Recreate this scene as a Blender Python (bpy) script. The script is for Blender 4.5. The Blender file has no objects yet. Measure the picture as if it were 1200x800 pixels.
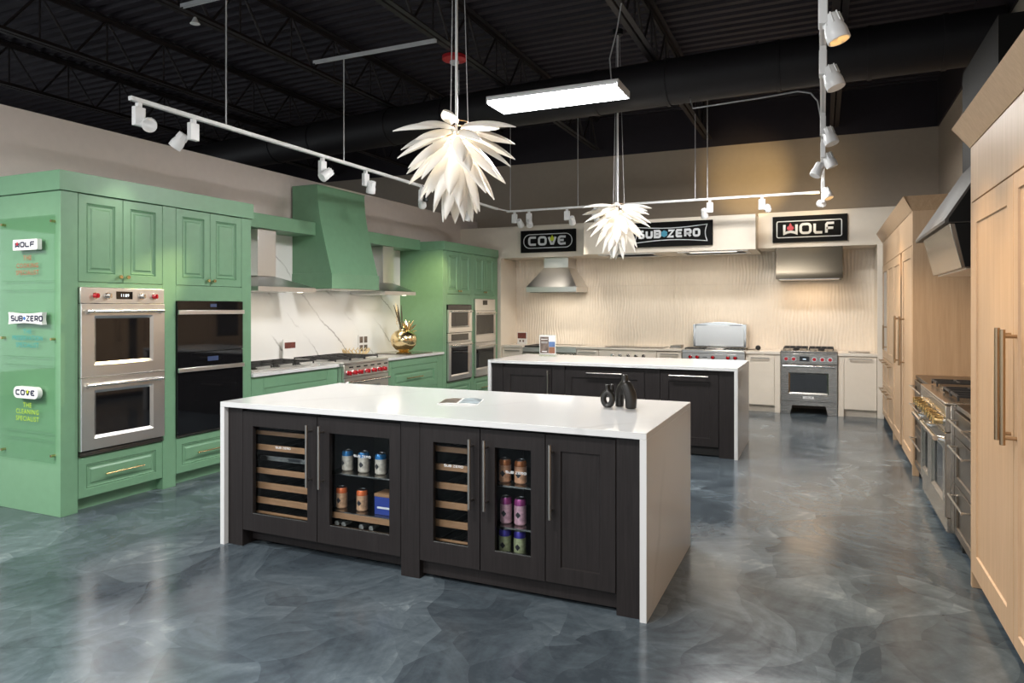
import bpy, bmesh, math, random
from mathutils import Vector, Matrix

random.seed(11)
SC = bpy.context.scene
COL = SC.collection
PI = math.pi

# ------------------------------------------------------------------ camera
cam = bpy.data.objects.new('camera', bpy.data.cameras.new('camera'))
COL.objects.link(cam)
cam.location = (0, 0, 1.522)
cam.rotation_euler = (PI / 2, 0, 0.421)
cam.data.sensor_width = 36
cam.data.lens = 813.9 / 1200 * 36
cam.data.shift_y = -39.7 / 1200
cam.data.clip_start = 0.05
SC.camera = cam

# ------------------------------------------------------------------ world
wd = bpy.data.worlds.new('world')
SC.world = wd
wd.use_nodes = True
bg = wd.node_tree.nodes['Background']
bg.inputs[0].default_value = (0.93, 0.97, 1.0, 1)
bg.inputs[1].default_value = 1.2

# ------------------------------------------------------------------ exposure
SC.view_settings.view_transform = 'Standard'
SC.view_settings.look = 'None'
SC.view_settings.gamma = 1
SC.view_settings.exposure = 0.42

# ------------------------------------------------------------------ bare area lamps added to brighten the showroom, no fixtures built
def area(name, loc, sx, sy, power, color, rot=(0, 0, 0)):
    l = bpy.data.lights.new(name, 'AREA')
    l.shape = 'RECTANGLE'
    l.size, l.size_y = sx, sy
    l.energy = power
    l.color = color
    o = bpy.data.objects.new(name, l)
    o.location = loc
    o.rotation_euler = rot
    COL.objects.link(o)
    return o

COOL = (1.0, 0.985, 0.955)
WARM = (1.0, 0.70, 0.38)
SOFT = (1.0, 0.90, 0.76)
for i, (x, y, p) in enumerate([(-2.2, 1.2, 110), (-2.2, -2.6, 85), (-6.0, 0.2, 150), (0.2, -1.6, 50),
                               (-5.6, -2.6, 85), (-0.8, 8.5, 80)]):
    area('fill_light', (x, y, 3.55), 1.22, 0.4, p, COOL)

fl = bpy.data.lights.new('fill_spot', 'SPOT')  # unseen spot added to brighten the green cabinet's end panel
fl.energy = 170
fl.color = (1.0, 0.93, 0.74)
fl.spot_size = math.radians(44)
fl.spot_blend = 0.9
fl.shadow_soft_size = 0.12
fo = bpy.data.objects.new('fill_spot', fl)
COL.objects.link(fo)
fo.location = (-5.0, 0.3, 2.9)
fo.rotation_euler = (Vector((-5.4, 3.25, 1.25)) - Vector(fo.location)).to_track_quat('-Z', 'Y').to_euler()

# ------------------------------------------------------------------ mesh helpers
class MB:
    def __init__(self):
        self.bm = bmesh.new()

    def loft(self, loops, cap0=True, cap1=True, closed=True, wrap=False):
        bm = self.bm
        L = [[bm.verts.new(p) for p in lp] for lp in loops]
        n = len(L[0])
        pairs = list(zip(L[:-1], L[1:]))
        if wrap:
            pairs.append((L[-1], L[0]))
        for A, B in pairs:
            for i in range(n if closed else n - 1):
                j = (i + 1) % n
                try:
                    bm.faces.new((A[i], A[j], B[j], B[i]))
                except ValueError:
                    pass
        if not wrap:
            if cap0 and n > 2:
                bm.faces.new(L[0])
            if cap1 and n > 2:
                bm.faces.new(L[-1])
        return self

    def box(self, x0, x1, y0, y1, z0, z1):
        return self.loft([[(x0, y0, z), (x1, y0, z), (x1, y1, z), (x0, y1, z)] for z in (z0, z1)])

    def fbox(self, F, a0, a1, b0, b1, c0, c1):
        return self.loft([[F(a0, b0, c), F(a1, b0, c), F(a1, b1, c), F(a0, b1, c)] for c in (c0, c1)])

    def rings(self, F, a0, a1, b0, b1, rings, fill=True, back=True):
        lps = [[F(a0 + i, b0 + i, c), F(a1 - i, b0 + i, c), F(a1 - i, b1 - i, c), F(a0 + i, b1 - i, c)]
               for i, c in rings]
        if fill:
            return self.loft(lps, back, True)
        return self.loft(lps, wrap=True)

    def cyl(self, p0, p1, r0, r1=None, n=14, caps=True):
        return self.tube([p0, p1], [r0, r0 if r1 is None else r1], n, caps)

    def tube(self, pts, rad, n=10, caps=True):
        pts = [Vector(p) for p in pts]
        if not hasattr(rad, '__len__'):
            rad = [rad] * len(pts)
        up = None
        lps = []
        for i, p in enumerate(pts):
            d = (pts[min(i + 1, len(pts) - 1)] - pts[max(i - 1, 0)])
            d = d.normalized() if d.length > 1e-9 else Vector((0, 0, 1))
            if up is None:
                up = Vector((0, 0, 1)) if abs(d.z) < 0.9 else Vector((1, 0, 0))
            e1 = (up - d * up.dot(d)).normalized()
            e2 = d.cross(e1)
            up = e1
            lps.append([p + (e1 * math.cos(2 * PI * k / n) + e2 * math.sin(2 * PI * k / n)) * rad[i] for k in range(n)])
        return self.loft(lps, caps, caps)

    def lathe(self, prof, c=(0, 0, 0), n=20):
        return self.loft([[(c[0] + r * math.cos(2 * PI * k / n), c[1] + r * math.sin(2 * PI * k / n), c[2] + z)
                           for k in range(n)] for r, z in prof])

    def prism(self, F, poly, c0, c1):
        return self.loft([[F(a, b, c) for a, b in poly] for c in (c0, c1)])

    def sphere(self, c, r, n=14, m=8, sz=1.0):
        return self.lathe([(r * math.sin(PI * i / m) + 1e-4, -r * sz * math.cos(PI * i / m)) for i in range(m + 1)], c, n)

    def stroke(self, F, pts, w, c0, c1, closed=False):
        """flat lettering stroke of width w along a 2D polyline, mitred at its corners"""
        P = [Vector(p) for p in pts]
        n = len(P)
        le, ri = [], []
        for i in range(n):
            a = P[i - 1] if (closed or i > 0) else None
            b = P[(i + 1) % n] if (closed or i < n - 1) else None
            d0 = (P[i] - a).normalized() if a is not None else None
            d1 = (b - P[i]).normalized() if b is not None else None
            d0 = d0 or d1
            d1 = d1 or d0
            n0, n1 = Vector((-d0.y, d0.x)), Vector((-d1.y, d1.x))
            m = n0 + n1
            m = m.normalized() if m.length > 1e-6 else n0
            k = min(1.6, 1 / max(0.4, m.dot(n0)))
            le.append(P[i] + m * (w / 2 * k))
            ri.append(P[i] - m * (w / 2 * k))
        lps = [[F(l.x, l.y, c0), F(r.x, r.y, c0), F(r.x, r.y, c1), F(l.x, l.y, c1)] for l, r in zip(le, ri)]
        return self.loft(lps, True, True, wrap=closed)

    def xf(self, M):
        bmesh.ops.transform(self.bm, matrix=M, verts=self.bm.verts)
        return self

    def mesh(self, name, mat, off=(0, 0, 0), smooth=32):
        bm = self.bm
        bmesh.ops.recalc_face_normals(bm, faces=bm.faces)
        if any(off):
            bmesh.ops.translate(bm, verts=bm.verts, vec=-Vector(off))
        for f in bm.faces:
            f.smooth = True
        me = bpy.data.meshes.new(name)
        bm.to_mesh(me)
        bm.free()
        me.set_sharp_from_angle(angle=math.radians(smooth))
        if mat:
            me.materials.append(mat)
        return me

# faces: a runs along the face, b is up, c comes out of it
def FX(x):
    f = lambda a, b, c: (x + c, a, b)
    f.s = 1
    return f
def FXn(x):
    f = lambda a, b, c: (x - c, a, b)
    f.s = -1
    return f
def FY(y):
    f = lambda a, b, c: (a, y - c, b)
    f.s = 1
    return f
def FZ(z):
    f = lambda a, b, c: (a, b, z + c)
    f.s = 1
    return f

ORG = {}
def thing(name, label, cat, loc=(0, 0, 0), group=None):
    o = bpy.data.objects.new(name, None)
    o.empty_display_size = 0.1
    o.location = loc
    COL.objects.link(o)
    o['label'] = label
    o['category'] = cat
    if group:
        o['group'] = group
    ORG[o.name] = tuple(loc)
    return o

def part(name, mb, mat, parent, bevel=0, label=None, seg=2, smooth=32, kind=None):
    off = ORG[parent.name]
    o = bpy.data.objects.new(name, mb.mesh(name, mat, off, smooth))
    COL.objects.link(o)
    o.parent = parent
    ORG[o.name] = off
    if bevel:
        m = o.modifiers.new('bevel', 'BEVEL')
        m.width = bevel
        m.segments = seg
        m.limit_method = 'ANGLE'
        m.harden_normals = False
    if label:
        o['label'] = label
    if kind:
        o['kind'] = kind
    return o

def solo(name, mb, mat, label, cat, loc=(0, 0, 0), group=None, bevel=0, smooth=32):
    o = bpy.data.objects.new(name, mb.mesh(name, mat, loc, smooth))
    o.location = loc
    COL.objects.link(o)
    ORG[o.name] = tuple(loc)
    o['label'] = label
    o['category'] = cat
    if group:
        o['group'] = group
    if bevel:
        m = o.modifiers.new('bevel', 'BEVEL')
        m.width = bevel
        m.segments = 2
        m.limit_method = 'ANGLE'
    return o

def struct(name, mb, mat, parent=None, bevel=0, smooth=32):
    o = bpy.data.objects.new(name, mb.mesh(name, mat, (0, 0, 0), smooth))
    COL.objects.link(o)
    ORG[o.name] = (0, 0, 0)
    if parent:
        o.parent = parent
    else:
        o['kind'] = 'structure'
    if bevel:
        m = o.modifiers.new('bevel', 'BEVEL')
        m.width = bevel
        m.segments = 2
        m.limit_method = 'ANGLE'
    return o

def inst(name, me, parent, M, label=None):
    o = bpy.data.objects.new(name, me)
    COL.objects.link(o)
    o.parent = parent
    o.matrix_local = M
    ORG[o.name] = ORG[parent.name]
    return o

def text_mb(s, size, F, a, b, c0, c1, spacing=1.0, bold=0.0, xs=1.0):
    cu = bpy.data.curves.new('text', 'FONT')
    cu.body = s
    cu.size = size
    cu.align_x = 'CENTER'
    cu.space_character = spacing
    cu.offset = bold
    cu.resolution_u = 2
    to = bpy.data.objects.new('text', cu)
    me = bpy.data.meshes.new_from_object(to)
    mb = MB()
    mb.bm.from_mesh(me)
    for v in mb.bm.verts:
        v.co = F(a + F.s * v.co.x * xs, b + v.co.y, c1)
    bpy.data.objects.remove(to)
    bpy.data.curves.remove(cu)
    bpy.data.meshes.remove(me)
    return mb

# ------------------------------------------------------------------ materials
def nmat(name):
    m = bpy.data.materials.new(name)
    m.use_nodes = True
    nt = m.node_tree
    return m, nt, nt.nodes['Principled BSDF']

def N(nt, t, **kw):
    n = nt.nodes.new(t)
    for k, v in kw.items():
        if k.startswith('i_'):
            key = k[2:]
            n.inputs[int(key) if key.isdigit() else key].default_value = v
        else:
            setattr(n, k, v)
    return n

def LK(nt, a, ao, b, bi):
    nt.links.new(a.outputs[ao], b.inputs[bi])

def ramp(nt, stops):
    r = nt.nodes.new('ShaderNodeValToRGB')
    el = r.color_ramp.elements
    while len(el) < len(stops):
        el.new(0.5)
    for e, (p, c) in zip(el, stops):
        e.position = p
        e.color = (*c, 1)
    return r

def simple(name, col, rough=0.5, metal=0.0, spec=0.5, coat=0.0, var=0.06, scale=14, bump=0.0):
    m, nt, b = nmat(name)
    b.inputs['Roughness'].default_value = rough
    b.inputs['Metallic'].default_value = metal
    b.inputs['Specular IOR Level'].default_value = spec
    b.inputs['Coat Weight'].default_value = coat
    tc = N(nt, 'ShaderNodeTexCoord')
    nz = N(nt, 'ShaderNodeTexNoise', i_Scale=scale, i_Detail=3.0)
    LK(nt, tc, 'Object', nz, 'Vector')
    r = ramp(nt, [(0.3, tuple(c * (1 - var) for c in col)), (0.7, tuple(min(1, c * (1 + var)) for c in col))])
    LK(nt, nz, 'Fac', r, 0)
    LK(nt, r, 0, b, 'Base Color')
    if bump:
        bp = N(nt, 'ShaderNodeBump', i_Strength=bump, i_Distance=0.01)
        LK(nt, nz, 'Fac', bp, 'Height')
        LK(nt, bp, 0, b, 'Normal')
    return m

def grain(name, c0, c1, rough=0.4, scale=(22, 22, 1.4), fine=3.5, bump=0.05, spec=0.5):
    m, nt, b = nmat(name)
    b.inputs['Roughness'].default_value = rough
    tc = N(nt, 'ShaderNodeTexCoord')
    mp = N(nt, 'ShaderNodeMapping')
    mp.inputs['Scale'].default_value = scale
    LK(nt, tc, 'Object', mp, 'Vector')
    n1 = N(nt, 'ShaderNodeTexNoise', i_Scale=1.0, i_Detail=4.0, i_Distortion=0.5)
    n2 = N(nt, 'ShaderNodeTexNoise', i_Scale=fine, i_Detail=3.0)
    LK(nt, mp, 0, n1, 'Vector')
    LK(nt, mp, 0, n2, 'Vector')
    mx = N(nt, 'ShaderNodeMix', data_type='FLOAT')
    mx.inputs[0].default_value = 0.45
    LK(nt, n1, 'Fac', mx, 2)
    LK(nt, n2, 'Fac', mx, 3)
    r = ramp(nt, [(0.32, c0), (0.68, c1)])
    LK(nt, mx, 0, r, 0)
    LK(nt, r, 0, b, 'Base Color')
    bp = N(nt, 'ShaderNodeBump', i_Strength=bump, i_Distance=0.004)
    LK(nt, mx, 0, bp, 'Height')
    LK(nt, bp, 0, b, 'Normal')
    b.inputs['Specular IOR Level'].default_value = spec
    return m

def steel(name, col, rough, scale=(1.5, 1.5, 160)):
    m, nt, b = nmat(name)
    b.inputs['Base Color'].default_value = (*col, 1)
    b.inputs['Metallic'].default_value = 1
    tc = N(nt, 'ShaderNodeTexCoord')
    mp = N(nt, 'ShaderNodeMapping')
    mp.inputs['Scale'].default_value = scale
    LK(nt, tc, 'Object', mp, 'Vector')
    n1 = N(nt, 'ShaderNodeTexNoise', i_Scale=2.0, i_Detail=3.0)
    LK(nt, mp, 0, n1, 'Vector')
    mr = N(nt, 'ShaderNodeMapRange')
    mr.inputs['To Min'].default_value = rough - 0.012
    mr.inputs['To Max'].default_value = rough + 0.015
    LK(nt, n1, 'Fac', mr, 0)
    LK(nt, mr, 0, b, 'Roughness')
    return m

def glass_pane(name, tint=(0.94, 0.96, 0.97), refl=0.008):
    m, nt, b = nmat(name)
    nt.nodes.remove(b)
    out = nt.nodes['Material Output']
    tr = N(nt, 'ShaderNodeBsdfTransparent')
    tr.inputs[0].default_value = (*tint, 1)
    gl = N(nt, 'ShaderNodeBsdfGlossy')
    gl.inputs['Roughness'].default_value = 0.03
    lw = N(nt, 'ShaderNodeLayerWeight', i_Blend=0.5)
    pw = N(nt, 'ShaderNodeMath', operation='POWER')
    pw.inputs[1].default_value = 4.5
    LK(nt, lw, 'Facing', pw, 0)
    fr = N(nt, 'ShaderNodeMath', operation='MULTIPLY_ADD')
    fr.inputs[1].default_value = 0.55
    fr.inputs[2].default_value = refl
    LK(nt, pw, 0, fr, 0)
    mx = N(nt, 'ShaderNodeMixShader')
    LK(nt, fr, 0, mx, 0)
    LK(nt, tr, 0, mx, 1)
    LK(nt, gl, 0, mx, 2)
    LK(nt, mx, 0, out, 0)
    return m

def emit(name, col, st):
    m, nt, b = nmat(name)
    b.inputs['Base Color'].default_value = (*col, 1)
    b.inputs['Emission Color'].default_value = (*col, 1)
    b.inputs['Emission Strength'].default_value = st
    return m

def floor_mat():
    m, nt, b = nmat('epoxy_floor')
    tc = N(nt, 'ShaderNodeTexCoord')
    nz = N(nt, 'ShaderNodeTexNoise', i_Scale=0.9, i_Detail=2.0)
    LK(nt, tc, 'Object', nz, 'Vector')
    sub = N(nt, 'ShaderNodeVectorMath', operation='SUBTRACT')
    sub.inputs[1].default_value = (0.5, 0.5, 0.5)
    LK(nt, nz, 'Color', sub, 0)
    sc = N(nt, 'ShaderNodeVectorMath', operation='SCALE')
    sc.inputs['Scale'].default_value = 0.75
    LK(nt, sub, 0, sc, 0)
    add = N(nt, 'ShaderNodeVectorMath', operation='ADD')
    LK(nt, tc, 'Object', add, 0)
    LK(nt, sc, 0, add, 1)

    def layer(scale, stretch):
        vo = N(nt, 'ShaderNodeTexVoronoi', i_Scale=scale)
        LK(nt, add, 0, vo, 'Vector')
        sep = N(nt, 'ShaderNodeSeparateColor')
        LK(nt, vo, 'Color', sep, 0)
        ang = N(nt, 'ShaderNodeMath', operation='MULTIPLY')
        ang.inputs[1].default_value = 3.14
        LK(nt, sep, 0, ang, 0)
        rot = N(nt, 'ShaderNodeVectorRotate', rotation_type='Z_AXIS')
        LK(nt, add, 0, rot, 'Vector')
        LK(nt, ang, 0, rot, 'Angle')
        mp = N(nt, 'ShaderNodeMapping')
        mp.inputs['Scale'].default_value = stretch
        LK(nt, rot, 0, mp, 'Vector')
        st = N(nt, 'ShaderNodeTexNoise', i_Scale=1.0, i_Detail=5.0, i_Roughness=0.55, i_Distortion=0.15)
        LK(nt, mp, 0, st, 'Vector')
        # gradient across the trowelled patch makes one feathered and one crisp edge
        df = N(nt, 'ShaderNodeVectorMath', operation='SUBTRACT')
        LK(nt, add, 0, df, 0)
        LK(nt, vo, 'Position', df, 1)
        r2 = N(nt, 'ShaderNodeVectorRotate', rotation_type='Z_AXIS')
        LK(nt, df, 0, r2, 'Vector')
        LK(nt, ang, 0, r2, 'Angle')
        sx = N(nt, 'ShaderNodeSeparateXYZ')
        LK(nt, r2, 0, sx, 0)
        gr = N(nt, 'ShaderNodeMath', operation='MULTIPLY_ADD')
        gr.inputs[1].default_value = 0.34 * scale
        LK(nt, sx, 1, gr, 0)
        LK(nt, st, 'Fac', gr, 2)
        mix = N(nt, 'ShaderNodeMath', operation='MULTIPLY_ADD')
        mix.inputs[1].default_value = 0.26
        LK(nt, sep, 1, mix, 0)
        LK(nt, gr, 0, mix, 2)
        return mix
    l1 = layer(0.9, (0.8, 5.0, 1))
    l2 = layer(1.9, (1.6, 11.0, 1))
    l3 = layer(3.4, (3.2, 19.0, 1))
    a0 = N(nt, 'ShaderNodeMix', data_type='FLOAT')
    a0.inputs[0].default_value = 0.48
    LK(nt, l1, 0, a0, 2)
    LK(nt, l2, 0, a0, 3)
    a1 = N(nt, 'ShaderNodeMix', data_type='FLOAT')
    a1.inputs[0].default_value = 0.27
    LK(nt, a0, 2 if False else 0, a1, 2)
    LK(nt, l3, 0, a1, 3)
    mot = N(nt, 'ShaderNodeTexNoise', i_Scale=16.0, i_Detail=9.0, i_Roughness=0.75)
    LK(nt, tc, 'Object', mot, 'Vector')
    av = N(nt, 'ShaderNodeMix', data_type='FLOAT')
    av.inputs[0].default_value = 0.24
    LK(nt, a1, 0, av, 2)
    LK(nt, mot, 'Fac', av, 3)
    r = ramp(nt, [(0.44, (0.042, 0.054, 0.066)), (0.57, (0.068, 0.087, 0.103)), (0.70, (0.108, 0.134, 0.154)),
                  (0.84, (0.23, 0.27, 0.29))])
    LK(nt, av, 0, r, 0)
    LK(nt, r, 0, b, 'Base Color')
    mr = N(nt, 'ShaderNodeMapRange')
    mr.inputs['From Min'].default_value = 0.4
    mr.inputs['From Max'].default_value = 0.9
    mr.inputs['To Min'].default_value = 0.13
    mr.inputs['To Max'].default_value = 0.24
    LK(nt, av, 0, mr, 0)
    LK(nt, mr, 0, b, 'Roughness')
    fine = N(nt, 'ShaderNodeTexNoise', i_Scale=90.0, i_Detail=3.0)
    LK(nt, tc, 'Object', fine, 'Vector')
    bp0 = N(nt, 'ShaderNodeBump', i_Strength=0.055, i_Distance=0.004)
    LK(nt, fine, 'Fac', bp0, 'Height')
    bp = N(nt, 'ShaderNodeBump', i_Strength=0.16, i_Distance=0.01)
    LK(nt, av, 0, bp, 'Height')
    LK(nt, bp0, 0, bp, 'Normal')
    LK(nt, bp, 0, b, 'Normal')
    b.inputs['Specular IOR Level'].default_value = 0.36
    return m

def marble_mat(name, base, vein, scale, rot, width, rough=0.12, dens=1.0, axis='X'):
    m, nt, b = nmat(name)
    b.inputs['Roughness'].default_value = rough
    tc = N(nt, 'ShaderNodeTexCoord')
    mp = N(nt, 'ShaderNodeMapping')
    mp.inputs['Rotation'].default_value = rot
    LK(nt, tc, 'Object', mp, 'Vector')
    wv = N(nt, 'ShaderNodeTexWave', wave_type='BANDS', bands_direction=axis, wave_profile='TRI')
    wv.inputs['Scale'].default_value = scale
    wv.inputs['Distortion'].default_value = 2.4
    wv.inputs['Detail'].default_value = 5
    wv.inputs['Detail Scale'].default_value = 1.6
    wv.inputs['Detail Roughness'].default_value = 0.62
    LK(nt, mp, 0, wv, 'Vector')
    vn = ramp(nt, [(1 - width, (0, 0, 0)), (1 - width * 0.25, (1, 1, 1))])
    LK(nt, wv, 'Fac', vn, 0)
    nz = N(nt, 'ShaderNodeTexNoise', i_Scale=1.6, i_Detail=3.0)
    LK(nt, tc, 'Object', nz, 'Vector')
    msk = ramp(nt, [(0.42, (0, 0, 0)), (0.62, (1, 1, 1))])
    LK(nt, nz, 'Fac', msk, 0)
    mu = N(nt, 'ShaderNodeMath', operation='MULTIPLY')
    LK(nt, vn, 0, mu, 0)
    LK(nt, msk, 0, mu, 1)
    mu2 = N(nt, 'ShaderNodeMath', operation='MULTIPLY')
    mu2.inputs[1].default_value = dens
    LK(nt, mu, 0, mu2, 0)
    mx = N(nt, 'ShaderNodeMix', data_type='RGBA')
    mx.inputs[6].default_value = (*base, 1)
    mx.inputs[7].default_value = (*vein, 1)
    LK(nt, mu2, 0, mx, 0)
    LK(nt, mx, 2, b, 'Base Color')
    return m

M = {}
M['floor'] = floor_mat()
M['wall_left'] = simple('taupe_wall_paint', (0.68, 0.60, 0.555), 0.85, var=0.02, bump=0.02)
M['wall'] = simple('beige_wall_paint', (0.40, 0.335, 0.27), 0.85, var=0.02, bump=0.02)
M['ceil'] = simple('black_deck_paint', (0.025, 0.020, 0.026), 0.6, spec=0.3)
M['joist'] = simple('black_joist_paint', (0.022, 0.018, 0.019), 0.55, spec=0.35)
M['duct'] = simple('black_duct_paint', (0.014, 0.012, 0.013), 0.55, spec=0.25)
M['green'] = simple('sage_green_lacquer', (0.165, 0.325, 0.195), 0.38, var=0.03)
M['dark'] = grain('dark_stained_oak', (0.015, 0.0125, 0.0125), (0.026, 0.022, 0.022), 0.45, (60, 60, 2.5), spec=0.22)
M['plinth'] = simple('dark_plinth', (0.014, 0.013, 0.013), 0.6)
M['black'] = simple('matt_black', (0.008, 0.008, 0.008), 0.6)
M['ash'] = grain('pale_ash_veneer', (0.43, 0.285, 0.168), (0.53, 0.365, 0.230), 0.42, (26, 26, 1.2))
M['rack'] = grain('beech_rack', (0.25, 0.135, 0.065), (0.34, 0.19, 0.10), 0.5, (3, 3, 40))
M['quartz'] = marble_mat('white_quartz', (0.70, 0.70, 0.70), (0.52, 0.51, 0.50), 0.35, (0.2, 0.1, 0.6), 0.08, 0.10, 0.35)
M['marble'] = marble_mat('veined_marble', (0.82, 0.81, 0.79), (0.34, 0.32, 0.30), 0.85, (math.radians(-48), 0, 0), 0.075, 0.14, 0.85, 'Y')
M['steel'] = steel('brushed_steel', (0.76, 0.75, 0.735), 0.31)
M['steel_dark'] = steel('dark_brushed_steel', (0.30, 0.28, 0.255), 0.25)
M['chrome'] = simple('polished_steel', (0.74, 0.72, 0.69), 0.14, 1.0, var=0.01)
M['bglass'] = simple('black_oven_glass', (0.006, 0.006, 0.007), 0.04, spec=0.6, var=0.0)
M['glass'] = glass_pane('cooler_glass')
M['acrylic'] = glass_pane('clear_acrylic', (0.90, 0.95, 0.91), 0.03)
M['brass'] = simple('brushed_brass', (0.60, 0.47, 0.24), 0.26, 1.0, var=0.03)
M['hood_black'] = simple('hood_black', (0.008, 0.0075, 0.007), 0.6, spec=0.15)
M['hood_slope'] = simple('hood_slope_grey', (0.075, 0.066, 0.058), 0.5, spec=0.3)
M['steel_mid'] = steel('mid_steel', (0.34, 0.32, 0.295), 0.27)
M['steel_warm'] = steel('warm_steel', (0.62, 0.56, 0.49), 0.24)
M['steel_brown'] = steel('brown_steel', (0.20, 0.155, 0.115), 0.28)
M['bronze'] = simple('bronze_handle', (0.42, 0.30, 0.19), 0.28, 1.0, var=0.03)
M['nickel'] = simple('satin_nickel_handle', (0.45, 0.42, 0.385), 0.28, 1.0, var=0.03)
M['gold'] = simple('gold_ceramic', (0.88, 0.70, 0.40), 0.2, 1.0, var=0.03)
M['red'] = simple('red_knob_enamel', (0.42, 0.006, 0.014), 0.22, coat=0.5, var=0.02)
M['iron'] = simple('cast_iron', (0.022, 0.021, 0.021), 0.55, bump=0.1, scale=60)
M['white'] = simple('white_enamel', (0.80, 0.80, 0.80), 0.35, var=0.01)
M['cream'] = simple('cream_lacquer', (0.76, 0.68, 0.575), 0.42, var=0.015)
M['wave'] = simple('cream_wave_panel', (0.78, 0.68, 0.56), 0.55, var=0.02)
M['signblack'] = simple('sign_black', (0.005, 0.005, 0.005), 0.6, spec=0.12)
M['signwhite'] = simple('sign_silver_white', (0.66, 0.68, 0.70), 0.4, var=0.0)
M['signblue'] = simple('sign_blue', (0.03, 0.24, 0.36), 0.4, var=0.0)
M['signlime'] = simple('sign_lime', (0.52, 0.60, 0.02), 0.4, var=0.0)
M['signred'] = simple('sign_red', (0.46, 0.012, 0.03), 0.4, var=0.0)
M['navy'] = simple('navy_lettering', (0.012, 0.014, 0.05), 0.4, var=0.0)
M['deepblue'] = simple('deep_blue_lettering', (0.01, 0.12, 0.42), 0.4, var=0.0)
M['orange_t'] = simple('brick_red_lettering', (0.42, 0.075, 0.03), 0.5, var=0.0)
M['teal_t'] = simple('teal_lettering', (0.02, 0.30, 0.32), 0.5, var=0.0)
M['lime_t'] = simple('lime_lettering', (0.42, 0.62, 0.02), 0.5, var=0.0)
M['grey_t'] = simple('grey_green_etching', (0.09, 0.20, 0.12), 0.5, var=0.0)
M['vase'] = simple('charcoal_stoneware', (0.013, 0.0115, 0.010), 0.38, spec=0.5, bump=0.12, scale=60)
M['paper'] = simple('white_card', (0.78, 0.77, 0.75), 0.4, var=0.01)
M['pgrey'] = simple('grey_blue_print', (0.28, 0.33, 0.36), 0.3, var=0.7, scale=14)
M['pbrown'] = simple('brown_print', (0.15, 0.11, 0.09), 0.35, var=0.6, scale=16)
M['pred'] = simple('maroon_print', (0.16, 0.045, 0.035), 0.35, var=0.4, scale=60)
M['pblue'] = simple('blue_print', (0.10, 0.17, 0.34), 0.35, var=0.25)
M['pwood'] = simple('rust_print', (0.25, 0.11, 0.06), 0.35, var=0.2)
M['stem'] = simple('dried_stem', (0.10, 0.085, 0.05), 0.7)
M['straw'] = simple('pale_straw', (0.66, 0.50, 0.27), 0.6)
M['display'] = emit('display_digits', (0.75, 0.85, 1.0), 0.9)
M['bluedisp'] = emit('blue_display', (0.03, 0.05, 0.12), 0.10)
M['strip'] = emit('strip_lamp', (0.96, 0.98, 1.0), 14.0)
M['lens_warm'] = emit('spot_lens', (1.0, 0.62, 0.20), 3.0)
M['lens_hot'] = emit('spot_lens_bright', (1.0, 0.70, 0.30), 1.7)
M['lens_off'] = simple('spot_lens_frosted', (0.55, 0.55, 0.56), 0.3)
M['bulb'] = emit('warm_bulb', (1.0, 0.86, 0.66), 5.0)
M['socket'] = simple('black_socket', (0.012, 0.012, 0.013), 0.4)
M['alarm'] = simple('red_alarm_plastic', (0.40, 0.012, 0.018), 0.4)
M['cord'] = simple('pale_cord', (0.45, 0.45, 0.46), 0.5)
M['conduit'] = simple('galvanised_strut', (0.55, 0.55, 0.56), 0.45, 0.1)
M['knob_warm_lit'] = simple('warm_lit_steel_knob', (0.80, 0.62, 0.33), 0.16, 1.0, var=0.02)  # gold tone puts the warm light on steel knobs into their colour
for nm, c in (('can_silver', (0.55, 0.50, 0.43)), ('can_tan', (0.55, 0.33, 0.20)), ('can_pink', (0.60, 0.36, 0.43)),
              ('can_green', (0.40, 0.43, 0.25)), ('can_copper', (0.62, 0.33, 0.20))):
    M[nm] = simple(nm + '_print', c, 0.35, 0.2, var=0.35, scale=45)
for nm, c in (('band_blue', (0.03, 0.20, 0.48)), ('band_orange', (0.72, 0.16, 0.05)), ('band_plum', (0.30, 0.05, 0.20)),
              ('band_violet', (0.07, 0.05, 0.42)), ('band_copper', (0.50, 0.17, 0.06))):
    M[nm] = simple(nm + '_foil', c, 0.25, 0.4)
M['tin'] = simple('can_lid_metal', (0.62, 0.62, 0.62), 0.25, 1.0)
M['bottle'] = simple('bottle_glass', (0.22, 0.23, 0.22), 0.15, var=0.5, scale=60)
M['mark'] = simple('dark_can_mark', (0.03, 0.03, 0.035), 0.4)
M['boxblue'] = simple('blue_carton', (0.015, 0.04, 0.25), 0.45)
M['tray'] = simple('smoked_glass_tray', (0.10, 0.085, 0.06), 0.10)

def petal_mat():
    m, nt, b = nmat('porcelain_petal')
    out = nt.nodes['Material Output']
    b.inputs['Base Color'].default_value = (0.90, 0.885, 0.86, 1)
    b.inputs['Roughness'].default_value = 0.32
    tr = N(nt, 'ShaderNodeBsdfTranslucent')
    tr.inputs[0].default_value = (0.92, 0.87, 0.78, 1)
    mx = N(nt, 'ShaderNodeMixShader')
    mx.inputs[0].default_value = 0.28
    LK(nt, b, 0, mx, 1)
    LK(nt, tr, 0, mx, 2)
    LK(nt, mx, 0, out, 0)
    return m
M['petal'] = petal_mat()

# ================================================================== SETTING
struct('floor', MB().box(-13, 1.6, -5, 11.5, -0.1, 0), M['floor'])

# corrugated deck, ribs run along X
mb = MB()
prof = []
y = -5.0
while y < 11.5:
    prof += [(y, 4.72), (y + 0.075, 4.72), (y + 0.095, 4.765), (y + 0.150, 4.765)]
    y += 0.17
prof_top = [(p[0], 4.86) for p in (prof[0], prof[-1])]
mb.loft([[(-13, a, b) for a, b in prof + prof_top[::-1]], [(1.6, a, b) for a, b in prof + prof_top[::-1]]])
struct('ceiling', mb, M['ceil'], smooth=10)

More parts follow.
